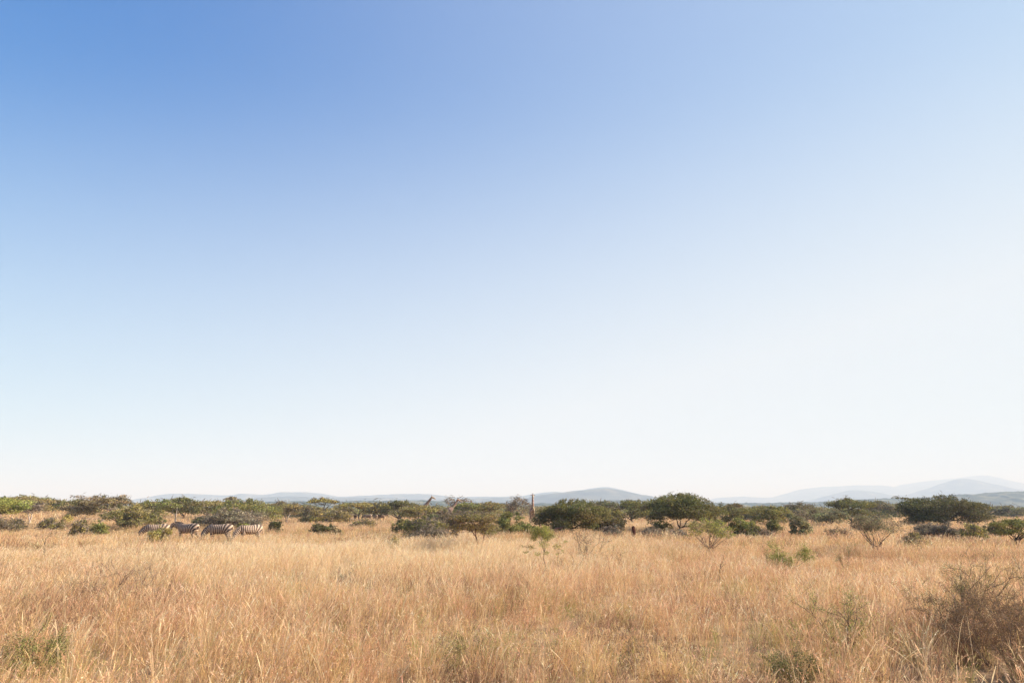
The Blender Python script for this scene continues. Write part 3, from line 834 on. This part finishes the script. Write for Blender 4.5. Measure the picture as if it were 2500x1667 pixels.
shrub(1385, 70, 1345, 24, 'brown', 'low bare twigs at the foot of the young sapling', nst=4, depth=2, leaves=100, leaf=.03, r0=.012, upright=.35)
shrub(1914, 92, 1320, 25.5, 'bright', 'low bright green shrub with spreading arms in the right-hand grass', nst=6, depth=3, leaves=6000, leaf=.038, r0=.013, upright=.42, bark='dark', base_w=.15)
shrub(1864, 28, 1326, 27, 'green', 'sprig of green beside the low bright shrub', nst=3, depth=2, leaves=450, leaf=.034, r0=.010, upright=.6)
shrub(2052, 44, 1324, 25.5, 'green', 'small leaning green sprig on a bent stem past the low bright shrub', nst=2, depth=3, leaves=420, leaf=.032, r0=.013, upright=.4)
shrub(127, 24, 1290, 31, 'dark', 'dark dead upright twig alone in the left grass', nst=1, depth=2, leaves=70, leaf=.03, r0=.020, upright=.9, bark='dark')
shrub(1742, 34, 1354, 22, 'dark', 'dark bare hooked twig in the grass below the airy bush', nst=1, depth=2, leaves=60, leaf=.02, r0=.018, upright=.8, bark='dark')
shrub(330, 150, 1352, 17.5, 'brown', 'bare thorn shrub with fine radiating twigs in the left foreground', nst=9, depth=3, leaves=500, leaf=.015, r0=.011, upright=.45, base_w=.3)
shrub(432, 95, 1378, 16.5, 'brown', 'second bare thorn shrub, smaller, its twigs leaning over the pale grass', nst=6, depth=3, leaves=200, leaf=.015, r0=.010, upright=.4, base_w=.3)
shrub(225, 110, 1385, 17.5, 'brown', 'tangled dark brown twigs in the shaded left grass', nst=8, depth=3, leaves=400, leaf=.016, r0=.008, upright=.4, base_w=.5)
shrub(140, 128, 1512, 10.4, 'green', 'low dark green shrub in the lower left corner of the grass', nst=7, depth=3, leaves=4600, leaf=.022, r0=.009, upright=.34, base_w=.3, bark='dark')
shrub(195, 64, 1530, 10.6, 'green', 'side spray of green leaves past the low dark shrub', nst=3, depth=3, leaves=1400, leaf=.020, r0=.007, upright=.3, bark='dark')
shrub(2395, 270, 1343, 13.0, 'olive', 'large thin-leaved shrub with long upright dark twigs at the right edge', nst=9, depth=3, leaves=11000, leaf=.017, r0=.012, upright=.42, base_w=.5, bark='twig', kids=5)
shrub(2285, 140, 1380, 13.0, 'green', 'twiggy shrub with sparse green leaves beside the large arching one', nst=7, depth=3, leaves=2600, leaf=.020, r0=.011, upright=.55, base_w=.4)
shrub(2030, 190, 1436, 11.6, 'bright', 'sparse spreading shrub with bent branches and few bright leaves in the lower right', nst=6, depth=3, leaves=4200, leaf=.018, r0=.010, upright=.5, base_w=.2, bark='dark')
shrub(1885, 120, 1572, 9.8, 'dark', 'dark low clump of undergrowth at the bottom right of centre', nst=10, depth=3, leaves=5200, leaf=.018, r0=.007, upright=.45, base_w=.7, bark='dark')
shrub(1135, 160, 1528, 10.6, 'olive', 'low weedy green patch at the bottom centre', nst=12, depth=2, leaves=3500, leaf=.018, r0=.006, upright=.5, base_w=.8)
shrub(850, 44, 1385, 21, 'mauve', 'small dark dry tussock shrub in the middle grass', nst=8, depth=2, leaves=900, leaf=.03, r0=.008, upright=.6, base_w=.7)
shrub(1505, 40, 1330, 27, 'olive', 'thin olive twigs past the dry upright shrub', nst=3, depth=2, leaves=200, leaf=.03, r0=.010, upright=.6)
shrub(2410, 300, 1440, 10.7, 'russet', 'dark brown tangle of dry stems in the lower right corner', nst=24, depth=3, leaves=36000, leaf=.017, r0=.008, upright=.55, base_w=.9)
shrub(1530, 120, 1535, 10.8, 'russet', 'low dry brown weeds near the bottom edge', nst=9, depth=2, leaves=700, leaf=.016, r0=.006, upright=.55, base_w=.9)

# ---- far bush that reads as one mass between and behind the trees
def far_bush():
    pads = []
    for i in range(1300):
        d = RNG.uniform(165, 420)
        px = RNG.uniform(-250, 2750)
        x, y, z = spot(px, d)
        lim = np.interp(px, [0, 300, 700, 1200, 1600, 2100, 2500], [1224, 1228, 1233, 1229, 1230, 1233, 1238])
        h = max(.8, z_at(lim + abs(RNG.normal(0, 5)) + 3, d) - z)
        w = RNG.uniform(2, 5)
        pads.append((x, y, z + h * .5, w, w, h * .5, 1.0))
    pads = np.array(pads)
    n = 200000
    wgt = pads[:, 3] * pads[:, 5] / pads[:, 1] ** 1.5; wgt /= wgt.sum()
    pi = RNG.choice(len(pads), n, p=wgt)
    d = RNG.normal(0, 1, (n, 3)); d /= np.linalg.norm(d, axis=1, keepdims=True)
    cen = pads[pi, :3] + d * (RNG.uniform(.3, 1.08, n) ** .5)[:, None] * pads[pi, 3:6]
    V, F = slivers(cen, .42 * np.ones(n), .55)
    T = np.array([TINT['olive'], TINT['greygreen'], TINT['green'], TINT['dark'], TINT['brown']])
    c = T[RNG.integers(0, 5, len(pads))][pi] * np.exp(RNG.normal(0, .25, (n, 1)))
    me = quads_mesh('distant_bush', V, F, M_leaf, np.repeat(np.clip(c, .01, .8), 4, 0))
    tag(link_obj('distant_bush', me), 'far hazy belt of thorn bush behind the trees', None, None, 'stuff')
far_bush()

# ------------------------------------------------------------------ animals: one continuous body each
def ring_tube(path, sides=14):
    """path rows x,y,z,half width,half height -> closed elliptical tube"""
    P = np.asarray(path, float)
    c = P[:, :3]; k = len(c)
    T = np.gradient(c, axis=0); T /= np.linalg.norm(T, axis=1, keepdims=True) + 1e-9
    side = np.array([0, 1.0, 0])[None] - (T @ np.array([0, 1.0, 0]))[:, None] * T
    side /= np.linalg.norm(side, axis=1, keepdims=True) + 1e-9
    up = np.cross(T, side)
    an = np.arange(sides) * 2 * np.pi / sides
    ring = c[:, None] + side[:, None] * (P[:, 3, None] * np.cos(an))[:, :, None] + up[:, None] * (P[:, 4, None] * np.sin(an))[:, :, None]
    V = ring.reshape(-1, 3).tolist(); F = []
    for i in range(k - 1):
        for j in range(sides):
            a, b = i * sides + j, i * sides + (j + 1) % sides
            F.append((a, b, b + sides, a + sides))
    for e, rev in ((0, True), (k - 1, False)):
        f = [e * sides + j for j in range(sides)]
        F.append(tuple(reversed(f)) if rev else tuple(f))
    return V, F

def refine(path, n=4):
    P = np.asarray(path, float); k = len(P)
    t = np.linspace(0, k - 1, (k - 1) * n + 1)
    out = np.stack([np.interp(t, np.arange(k), P[:, j]) for j in range(P.shape[1])], 1)
    if len(out) > 6:
        ker = np.array([1, 2, 3, 2, 1.0]); ker /= ker.sum()
        for j in range(P.shape[1]):
            pad = np.pad(out[:, j], 2, mode='edge')
            sm = np.convolve(pad, ker, 'valid')
            out[1:-1, j] = sm[1:-1]
    return out

def fused_body(name, chains, voxel, mat, parent):
    """all body chains joined and remeshed into one skin; attribute 'phase' runs along each chain"""
    V, F, o = [], [], 0
    for ch in chains:
        v, f = ring_tube(refine(ch))
        V += v; F += [tuple(i + o for i in q) for q in f]; o = len(V)
    me = bpy.data.meshes.new(name); me.from_pydata(V, [], F); me.update()
    ob = bpy.data.objects.new('tmp', me); COL.objects.link(ob)
    m = ob.modifiers.new('r', 'REMESH'); m.mode = 'VOXEL'; m.voxel_size = voxel
    sm = ob.modifiers.new('s', 'SMOOTH'); sm.factor = .5; sm.iterations = 4
    dg = bpy.context.evaluated_depsgraph_get()
    out = bpy.data.meshes.new_from_object(ob.evaluated_get(dg))
    bpy.data.objects.remove(ob); bpy.data.meshes.remove(me)
    out.name = name
    out.materials.clear(); out.materials.append(mat)
    out.polygons.foreach_set('use_smooth', np.ones(len(out.polygons), dtype=bool))
    return link_obj(name, out, parent)

def verts_of(me):
    a = np.empty(len(me.vertices) * 3, np.float32); me.vertices.foreach_get('co', a)
    return a.reshape(-1, 3).astype(float)

def chain_coords(P, chains):
    """which chain each vertex lies on and how far along it (metres)"""
    best = np.full(len(P), 1e9); which = np.zeros(len(P), int); along = np.zeros(len(P))
    for ci, ch in enumerate(chains):
        R_ = refine(ch, 6); c = R_[:, :3]; rad = np.sqrt(R_[:, 3] * R_[:, 4])
        s = np.concatenate([[0], np.cumsum(np.linalg.norm(np.diff(c, axis=0), axis=1))])
        d = np.linalg.norm(P[:, None] - c[None], axis=2) - rad[None]
        j = d.argmin(1); dm = d[np.arange(len(P)), j]
        u = dm < best
        best[u] = dm[u]; which[u] = ci; along[u] = s[j][u]
    return which, along

def set_float(me, name, vals):
    a = me.attributes.new(name, 'FLOAT', 'POINT'); a.data.foreach_set('value', np.asarray(vals, np.float32))

# zebra coat: stripes follow a running phase stored on the skin
def zebra_material():
    m, n, l = new_mat('zebra_coat')
    out = n.new('ShaderNodeOutputMaterial'); p = n.new('ShaderNodeBsdfPrincipled'); p.inputs['Roughness'].default_value = .75
    ph = n.new('ShaderNodeAttribute'); ph.attribute_name = 'phase'
    dk = n.new('ShaderNodeAttribute'); dk.attribute_name = 'muzzle'
    tc = n.new('ShaderNodeTexCoord'); nz = n.new('ShaderNodeTexNoise'); nz.inputs['Scale'].default_value = 4.0
    l.new(tc.outputs['Object'], nz.inputs['Vector'])
    ad = n.new('ShaderNodeMath'); ad.operation = 'MULTIPLY_ADD'; ad.inputs[1].default_value = 1.6
    l.new(nz.outputs['Fac'], ad.inputs[0]); l.new(ph.outputs['Fac'], ad.inputs[2])
    sn = n.new('ShaderNodeMath'); sn.operation = 'SINE'; l.new(ad.outputs[0], sn.inputs[0])
    cr = n.new('ShaderNodeValToRGB')
    mr = n.new('ShaderNodeMapRange'); mr.inputs[1].default_value = -1; mr.inputs[2].default_value = 1
    l.new(sn.outputs[0], mr.inputs[0]); l.new(mr.outputs[0], cr.inputs['Fac'])
    e = cr.color_ramp.elements
    e[0].position = .53; e[0].color = (.075, .045, .030, 1); e[1].position = .67; e[1].color = (.52, .365, .25, 1)
    mx = n.new('ShaderNodeMix'); mx.data_type = 'RGBA'
    l.new(dk.outputs['Fac'], mx.inputs['Factor']); l.new(cr.outputs['Color'], mx.inputs['A']); mx.inputs['B'].default_value = (.05, .035, .03, 1)
    l.new(mx.outputs['Result'], p.inputs['Base Color']); l.new(p.outputs[0], out.inputs['Surface'])
    return m
M_zebra = zebra_material()
M_hair_dark = noise_material('dark_hair', [(.02, .014, .012), (.06, .04, .03)], 30, coord='Object')
M_hair_tail = noise_material('tail_hair', [(.25, .14, .07), (.60, .45, .30)], 14, coord='Object')
M_hoof = noise_material('hoof_horn', [(.03, .025, .02), (.08, .06, .05)], 20, coord='Object')

def zebra_chains(pose):
    torso = [(-.80, 0, 1.08, .07, .10), (-.74, 0, 1.10, .19, .22), (-.58, 0, 1.07, .27, .29), (-.30, 0, 1.02, .30, .32), (.05, 0, .98, .31, .32), (.35, 0, 1.01, .28, .31), (.56, 0, 1.07, .21, .26), (.70, 0, 1.06, .11, .15)]
    if pose == 'graze':
        neck = [(.42, 0, 1.13, .16, .24), (.66, 0, 1.02, .13, .20), (.88, 0, .82, .10, .165), (1.02, 0, .62, .085, .14), (1.06, 0, .52, .08, .12)]
        head = [(1.00, 0, .60, .09, .12), (1.08, 0, .48, .10, .13), (1.14, 0, .34, .085, .115), (1.17, 0, .20, .065, .085), (1.18, 0, .10, .06, .075), (1.18, 0, .06, .035, .05)]
    else:                                      # head carried level with the back, nose down
        neck = [(.42, 0, 1.12, .16, .24), (.68, 0, 1.15, .13, .21), (.90, .04, 1.20, .10, .17), (1.04, .07, 1.25, .085, .14), (1.10, .08, 1.27, .08, .11)]
        head = [(1.05, .07, 1.32, .08, .10), (1.12, .09, 1.24, .10, .13), (1.19, .11, 1.10, .085, .115), (1.24, .12, .96, .065, .085), (1.26, .12, .87, .06, .075), (1.26, .12, .83, .035, .05)]
    ch = [torso, neck, head]
    st = {'graze': (.02, -.06, .05, -.05), 'look': (-.04, .04, .12, -.14)}[pose]
    for s, dx in ((1, st[0]), (-1, st[1])):
        ch.append([(.48, .12 * s, 1.0, .10, .17), (.47, .14 * s, .80, .085, .11), (.46 + dx * .5, .14 * s, .60, .065, .072), (.46 + dx, .14 * s, .46, .052, .058), (.455 + dx, .14 * s, .40, .046, .052),
                   (.45 + dx * 1.2, .14 * s, .24, .034, .040), (.45 + dx * 1.3, .14 * s, .12, .040, .046), (.47 + dx * 1.3, .14 * s, .05, .05, .056)])
    for s, dx in ((1, st[2]), (-1, st[3])):
        ch.append([(-.56, .12 * s, 1.05, .14, .24), (-.50, .15 * s, .82, .11, .17), (-.52 + dx * .3, .15 * s, .66, .082, .11), (-.62 + dx * .7, .15 * s, .52, .055, .075), (-.67 + dx, .15 * s, .45, .045, .062),
                   (-.65 + dx * 1.1, .15 * s, .30, .036, .044), (-.64 + dx * 1.2, .15 * s, .14, .042, .048), (-.60 + dx * 1.2, .15 * s, .05, .05, .058)])
    hp = np.array(head[0][:3]); fwd = np.array(head[3][:3]) - hp; fwd /= np.linalg.norm(fwd)
    back = np.array([-fwd[2], 0, fwd[0]]) * (1 if fwd[0] < .5 else -1)
    upv = -fwd
    for s in (1, -1):
        b = hp + np.array([-.02, .065 * s, .02])
        e = b + upv * .13 + np.array([-.05, .05 * s, .04])
        ch.append([(*b, .035, .03), (*(b * .45 + e * .55), .040, .026), (*e, .012, .010)])
    return ch, neck, head

def make_zebra(pose):
    root = bpy.data.objects.new('zebra', None); COL.objects.link(root)
    ch, neck, head = zebra_chains(pose)
    body = fused_body('body', ch, .016, M_zebra, root)
    P = verts_of(body.data)
    w, s = chain_coords(P, ch)
    x, z = P[:, 0], P[:, 2]
    barrel = x * 53.0
    piv = np.array([-.16, .55])
    ang = np.arctan2(z - piv[1], -(x - piv[0]))          # fan of broad stripes over the haunch
    haunch = piv[0] * 53.0 - (np.pi / 2 - ang) * 21.0
    t = sstep(-.10, -.26, x)
    ph = barrel * (1 - t) + haunch * t
    nk = 0.42 * 53.0 + s * 54.0
    ph = np.where(w == 1, nk, ph)
    ph = np.where(w == 2, 0.42 * 53.0 + .9 * 54 + s * 85.0, ph)
    leg = (w >= 3) & (w <= 6)
    lt = sstep(.86, .66, z)
    ph = np.where(leg, ph * (1 - lt) + (z * 53.0) * lt, ph)
    set_float(body.data, 'phase', ph)
    L = sum(np.linalg.norm(np.diff(np.array([h[:3] for h in head]), axis=0), axis=1))
    mz = np.where(w == 2, sstep(L - .19, L - .10, s), 0)
    mz = np.maximum(mz, np.where(leg, sstep(.075, .045, z), 0))
    set_float(body.data, 'muzzle', mz)
    # mane: stiff upright fringe on the crest of the neck
    N = refine(neck, 3); V, F = [], []
    for i in range(len(N)):
        c = N[i, :3]; T = N[min(i + 1, len(N) - 1), :3] - N[max(i - 1, 0), :3]; T /= np.linalg.norm(T)
        up = np.array([-T[2], 0, T[0]])
        if up[2] < 0 and up[0] < 0: up = -up
        k = math.sin(math.pi * min(1, (i + 1.2) / (len(N) + .6)))
        b = c + up * (N[i, 4] - .02); e = c + up * (N[i, 4] + .085 * k)
        for q, wd in ((b, .022), (e, .008)):
            V += [tuple(q + np.array([0, wd, 0])), tuple(q - np.array([0, wd, 0]))]
        if i:
            a, d = (i - 1) * 4, i * 4
            F += [(a, d, d + 2, a + 2), (a + 1, a + 3, d + 3, d + 1), (a + 2, d + 2, d + 3, a + 3)]
    me = bpy.data.meshes.new('mane'); me.from_pydata(V, [], F); me.materials.append(M_zebra); me.update()
    set_float(me, 'phase', np.repeat(0.42 * 53.0 + np.linspace(0, .95, len(N)) * 54, 4)); set_float(me, 'muzzle', np.tile([0, 0, .9, .9], len(N)))
    link_obj('mane', me, root)
    sw = 0.0 if pose == 'graze' else -.30
    tail = [(np.array([(-.78, 0, 1.20), (-.86, .01, 1.10), (-.89 + sw * .3, .02, .95), (-.89 + sw * .7, .03, .80), (-.88 + sw, .03, .66 + abs(sw) * .25), (-.88 + sw * 1.25, .03, .54 + abs(sw) * .35)]), np.array([.035, .028, .022, .034, .036, .010]))]
    tube_obj('tail', tail, M_hair_tail, root, 7)
    return root

def copy_tree(o, parent=None):
    c = o.copy(); COL.objects.link(c)
    if parent is not None: c.parent = parent
    for k in list(o.children): copy_tree(k, c)
    return c

def place(o, px, d, rz, scale=1.0, sink=0.0):
    x, y, z = spot(px, d)
    o.location = (x, y, z - sink); o.rotation_euler = (0, 0, R(rz)); o.scale = (scale,) * 3

G_Z, G_F = 'zebras grazing in the left grass', 'far herd of zebras under the acacias'
za = make_zebra('graze')
place(za, 541, 47, 186, 1.0, .12); tag(za, 'dark-flanked zebra grazing head down, second zebra from the dark round bush', 'zebra', G_Z)
zb = make_zebra('look')
place(zb, 463, 48, 168, 1.0, .10); tag(zb, 'zebra with its head held level and tail swung out, among grazing ones', 'zebra', G_Z)
z = copy_tree(za); place(z, 615, 47, 222, .97, .12); tag(z, 'zebra grazing with its rump turned to the view, nearest the dark round bush', 'zebra', G_Z)
z = copy_tree(za); place(z, 388, 50, 205, .97, .14); tag(z, 'zebra grazing half hidden behind a pale yellow-green bush', 'zebra', G_Z)
# a herd far off in the shade, too small to show more than its outline
for px, d, rz, lab in ((836, 128, 172, 'leftmost far zebra in the shade of the flat olive acacia'), (849, 133, 15, 'far zebra facing the opposite way beside the leftmost far one'),
                       (868, 130, 100, 'far zebra seen end-on in the gap of the far herd'), (898, 134, 180, 'far zebra in deep shade under the small acacia'),
                       (917, 127, 120, 'far zebra turned at an angle next to the sunlit end of the far herd'), (932, 130, 8, 'far zebra standing last at the sunlit end of the far herd')):
    z = copy_tree(za if rz in (172, 180) else zb); place(z, px, d, rz, 1.0); tag(z, lab, 'zebra', G_F)

# giraffes
def giraffe_material():
    m, n, l = new_mat('giraffe_coat')
    out = n.new('ShaderNodeOutputMaterial'); p = n.new('ShaderNodeBsdfPrincipled'); p.inputs['Roughness'].default_value = .75
    tc = n.new('ShaderNodeTexCoord')
    pl = n.new('ShaderNodeAttribute'); pl.attribute_name = 'pale'
    sc_ = n.new('ShaderNodeAttribute'); sc_.attribute_name = 'patch'
    mp = n.new('ShaderNodeVectorMath'); mp.operation = 'SCALE'
    l.new(tc.outputs['Object'], mp.inputs[0]); l.new(sc_.outputs['Fac'], mp.inputs['Scale'])
    vo = n.new('ShaderNodeTexVoronoi'); vo.feature = 'DISTANCE_TO_EDGE'; vo.inputs['Scale'].default_value = 1.0
    vc = n.new('ShaderNodeTexVoronoi'); vc.inputs['Scale'].default_value = 1.0
    l.new(mp.outputs[0], vo.inputs['Vector']); l.new(mp.outputs[0], vc.inputs['Vector'])
    cr = n.new('ShaderNodeValToRGB'); e = cr.color_ramp.elements
    e[0].position = .05; e[0].color = (.60, .45, .30, 1); e[1].position = .10; e[1].color = (.20, .098, .055, 1)
    l.new(vo.outputs['Distance'], cr.inputs['Fac'])
    hv = n.new('ShaderNodeMix'); hv.data_type = 'RGBA'; hv.blend_type = 'MULTIPLY'; hv.inputs['Factor'].default_value = .35
    l.new(cr.outputs['Color'], hv.inputs['A']); l.new(vc.outputs['Color'], hv.inputs['B'])
    mx = n.new('ShaderNodeMix'); mx.data_type = 'RGBA'
    l.new(pl.outputs['Fac'], mx.inputs['Factor']); l.new(hv.outputs['Result'], mx.inputs['A']); mx.inputs['B'].default_value = (.60, .44, .28, 1)
    l.new(mx.outputs['Result'], p.inputs['Base Color']); l.new(p.outputs[0], out.inputs['Surface'])
    return m
M_giraffe = giraffe_material()

def make_giraffe(reach, rise, turn=0.0):
    """reach, rise: where the top of the neck is from the shoulders, metres"""
    root = bpy.data.objects.new('giraffe', None); COL.objects.link(root)
    torso = [(-.82, 0, 1.98, .08, .12), (-.74, 0, 2.00, .22, .27), (-.52, 0, 2.02, .31, .37), (-.15, 0, 2.06, .36, .43), (.25, 0, 2.18, .36, .48), (.55, 0, 2.28, .30, .46), (.74, 0, 2.32, .20, .34), (.86, 0, 2.30, .10, .18)]
    n0 = np.array([.58, 0, 2.42]); n1 = n0 + np.array([reach, 0, rise])
    mid = (n0 + n1) / 2 + np.array([.06, 0, -.02])
    neck = [(*n0, .22, .38), (*(n0 * .72 + mid * .28), .19, .30), (*mid, .155, .22), (*(mid * .4 + n1 * .6), .13, .17), (*n1, .115, .14), (*(n1 + np.array([.04, 0, .06])), .085, .09)]
    hd = np.array([math.cos(turn) * .62, math.sin(turn) * .62, -.30]); h0 = n1 + np.array([.0, 0, .08])
    head = [(*(h0 - hd * .12), .09, .10), (*(h0 + hd * .12), .14, .15), (*(h0 + hd * .45), .115, .125), (*(h0 + hd * .8), .085, .095), (*(h0 + hd * .98), .06, .065), (*(h0 + hd * 1.05), .03, .04)]
    ch = [torso, neck, head]
    for s, dx in ((1, .10), (-1, -.08)):
        ch.append([(.52, .17 * s, 2.15, .13, .26), (.50, .19 * s, 1.80, .12, .17), (.50 + dx * .3, .19 * s, 1.42, .088, .11), (.50 + dx * .6, .19 * s, 1.02, .075, .085), (.50 + dx * .7, .19 * s, .93, .07, .08),
                   (.49 + dx, .19 * s, .55, .05, .055), (.49 + dx * 1.2, .19 * s, .18, .058, .062), (.52 + dx * 1.2, .19 * s, .06, .075, .085)])
    for s, dx in ((1, -.06), (-1, .10)):
        ch.append([(-.58, .16 * s, 2.0, .17, .30), (-.55, .19 * s, 1.68, .14, .22), (-.58 + dx * .3, .19 * s, 1.36, .098, .14), (-.68 + dx * .7, .19 * s, 1.02, .07, .095), (-.70 + dx * .8, .19 * s, .92, .065, .085),
                   (-.68 + dx, .19 * s, .55, .05, .055), (-.67 + dx * 1.2, .19 * s, .18, .058, .062), (-.63 + dx * 1.2, .19 * s, .06, .075, .085)])
    sd = np.array([-math.sin(turn), math.cos(turn), 0])
    for s in (1, -1):                          # ossicones, then ears
        b = h0 + sd * .06 * s + np.array([0, 0, .06]); e = b + np.array([-.03, 0, .24])
        ch.append([(*b, .042, .042), (*((b + e) / 2), .034, .034), (*e, .046, .046)])
        b = h0 - hd * .06 + sd * .08 * s; e = b + sd * .27 * s + np.array([0, 0, .05])
        ch.append([(*b, .03, .03), (*((b + e) / 2), .065, .065), (*e, .02, .02)])
    body = fused_body('body', ch, .026, M_giraffe, root)
    P = verts_of(body.data); w, s = chain_coords(P, ch)
    leg = (w >= 3) & (w <= 6)
    pale = np.where(leg, sstep(1.15, .8, P[:, 2]), 0)
    pale = np.maximum(pale, np.where(w == 0, sstep(1.78, 1.68, P[:, 2]) * .8, 0))
    pale = np.maximum(pale, np.where(w == 2, .35, 0))
    set_float(body.data, 'pale', pale)
    set_float(body.data, 'patch', np.where((w == 1) | (w == 2), 5.2, np.where(leg, 6.5, 4.2)))
    N = refine(neck, 3); lines = []
    pts = []
    for i in range(2, len(N)):
        T = N[min(i + 1, len(N) - 1), :3] - N[i - 1, :3]; T /= np.linalg.norm(T)
        up = np.array([-T[2], 0, T[0]])
        pts.append(N[i, :3] + up * (N[i, 4] + .015))
    tube_obj('mane', [(np.array(pts), np.full(len(pts), .028))], M_hair_tail, root, 6)
    tube_obj('tail', [(np.array([(-.82, 0, 2.08), (-.92, .01, 1.85), (-.94, .02, 1.5), (-.94, .02, 1.25), (-.93, .02, .95)]), np.array([.04, .028, .02, .05, .012]))], M_hair_dark, root, 6)
    return root
G_G = 'giraffes above the thorn trees'
g = make_giraffe(1.32, 1.66); place(g, 1024, 113, 8, 1.0); tag(g, 'giraffe with its head highest against the hills, neck slanting right over the olive acacia', 'giraffe', G_G)
g = make_giraffe(.98, 1.26); place(g, 1093, 110, 12, .99); tag(g, 'giraffe stretching its neck beside the wispy rust-coloured crowns', 'giraffe', G_G)
g = make_giraffe(.22, 1.60, .0); place(g, 1299, 94, -84, .97); tag(g, 'giraffe standing upright and facing the view beside the massive dark acacia', 'giraffe', G_G)

# ------------------------------------------------------------------ dead wood
M_stump = noise_material('charred_stump', [(.035, .015, .010), (.12, .045, .028), (.20, .09, .055)], 9, coord='Object', bump=.03)
def stump():
    x, y, z = spot(1546, 52)
    root = bpy.data.objects.new('tree_stump', None); COL.objects.link(root); root.location = (x, y, z)
    tag(root, 'upright dark reddish-brown stump standing in the open grass', 'stump')
    k = 16; sides = 12; V = []; F = []
    for i in range(k):
        t = i / (k - 1); r = np.interp(t, [0, .3, .55, .72, .86, .95, 1], [.17, .13, .115, .12, .14, .12, .04])
        for j in range(sides):
            a = 6.283 * j / sides
            rr = r * (1 + .28 * (float(fbm(a * 1.1 + 3, t * 6, 301, 2)) - .5) * 2)
            V.append((rr * math.cos(a) + .03 * math.sin(t * 5), rr * math.sin(a), -.1 + 1.12 * t))
    for i in range(k - 1):
        for j in range(sides):
            a, b = i * sides + j, i * sides + (j + 1) % sides
            F.append((a, b, b + sides, a + sides))
    F.append(tuple((k - 1) * sides + j for j in range(sides)))
    me = bpy.data.meshes.new('trunk'); me.from_pydata(V, [], F); me.materials.append(M_stump); me.update()
    link_obj('trunk', me, root)
    tube_obj('side_stem', [(np.array([(-.04, -.03, .15), (-.16, -.02, .35), (-.18, -.01, .6), (-.17, 0, .78)]), np.array([.045, .036, .03, .018]))], M_stump, root, 6)
stump()
M_bark_grey = bark_material('weathered_bark', (0.16, 0.12, 0.09), (0.36, 0.28, 0.21))
def dead_trunk():
    x, y, z = spot(431, 70)
    root = bpy.data.objects.new('dead_tree', None); COL.objects.link(root); root.location = (x, y, z)
    H = z_at(1237, 70) - z
    tag(root, 'weathered dead trunk with a few broken twigs rising behind the zebra with level head', 'dead tree')
    tube_obj('trunk', [(np.array([(.06, 0, -.1), (.02, 0, .3 * H), (-.03, 0, .6 * H), (.0, 0, .85 * H), (.04, 0, H)]), np.array([.09, .07, .058, .045, .02]))], M_bark_grey, root, 7)
    for p in ([(-.03, 0, .55 * H), (-.2, .05, .68 * H), (-.42, .05, .78 * H), (-.62, .02, .77 * H)], [(.0, 0, .85 * H), (.1, 0, .93 * H), (.22, 0, .97 * H)], [(.02, 0, .4 * H), (-.2, .1, .5 * H), (-.3, .1, .62 * H)], [(0, 0, .75 * H), (.12, .1, .78 * H), (.18, .1, .9 * H)]):
        tube_obj('branch', [(np.array(p), np.linspace(.028, .010, len(p)))], M_bark_grey, root, 5)
dead_trunk()
def fallen_log():
    x, y, z = spot(1362, 58)
    root = bpy.data.objects.new('fallen_log', None); COL.objects.link(root); root.location = (x, y, z); root.rotation_euler = (0, 0, R(12))
    tag(root, 'reddish fallen log propped up at the foot of the massive dark acacia', 'log')
    tube_obj('trunk', [(np.array([(-.42, 0, .60), (-.1, .02, .68), (.2, 0, .72), (.42, -.03, .80)]), np.array([.06, .08, .07, .04]))], M_bark_red, root, 8)
    tube_obj('branch', [(np.array([(-.2, 0, .66), (-.22, .1, .35), (-.25, .15, -.05)]), np.array([.045, .04, .04]))], M_bark_red, root, 6)
    tube_obj('branch', [(np.array([(.3, 0, .76), (.34, -.1, .45), (.36, -.15, -.05)]), np.array([.04, .035, .035]))], M_bark_red, root, 6)
fallen_log()

# ------------------------------------------------------------------ haze: even air round everything
HAZE_DENSITY = 0.00028
def build_haze():
    m, n, l = new_mat('haze_air')
    out = n.new('ShaderNodeOutputMaterial')
    v = n.new('ShaderNodeVolumePrincipled')
    v.inputs['Color'].default_value = (0.63, 0.78, 1.0, 1)
    v.inputs['Absorption Color'].default_value = (1, 1, 1, 1)
    v.inputs['Density'].default_value = HAZE_DENSITY
    v.inputs['Anisotropy'].default_value = 0.0
    l.new(v.outputs['Volume'], out.inputs['Volume'])
    s, z0, z1 = 17000.0, -16.0, 425.0
    V = [(-s, -s, z0), (s, -s, z0), (s, s, z0), (-s, s, z0), (-s, -s, z1), (s, -s, z1), (s, s, z1), (-s, s, z1)]
    F = [(3, 2, 1, 0), (4, 5, 6, 7), (0, 1, 5, 4), (1, 2, 6, 5), (2, 3, 7, 6), (3, 0, 4, 7)]
    me = bpy.data.meshes.new('haze')
    me.from_pydata(V, [], F)
    me.materials.append(m)
    me.update()
    tag(link_obj('haze', me), 'pale dry air over the plain', None, None, 'stuff')
build_haze()
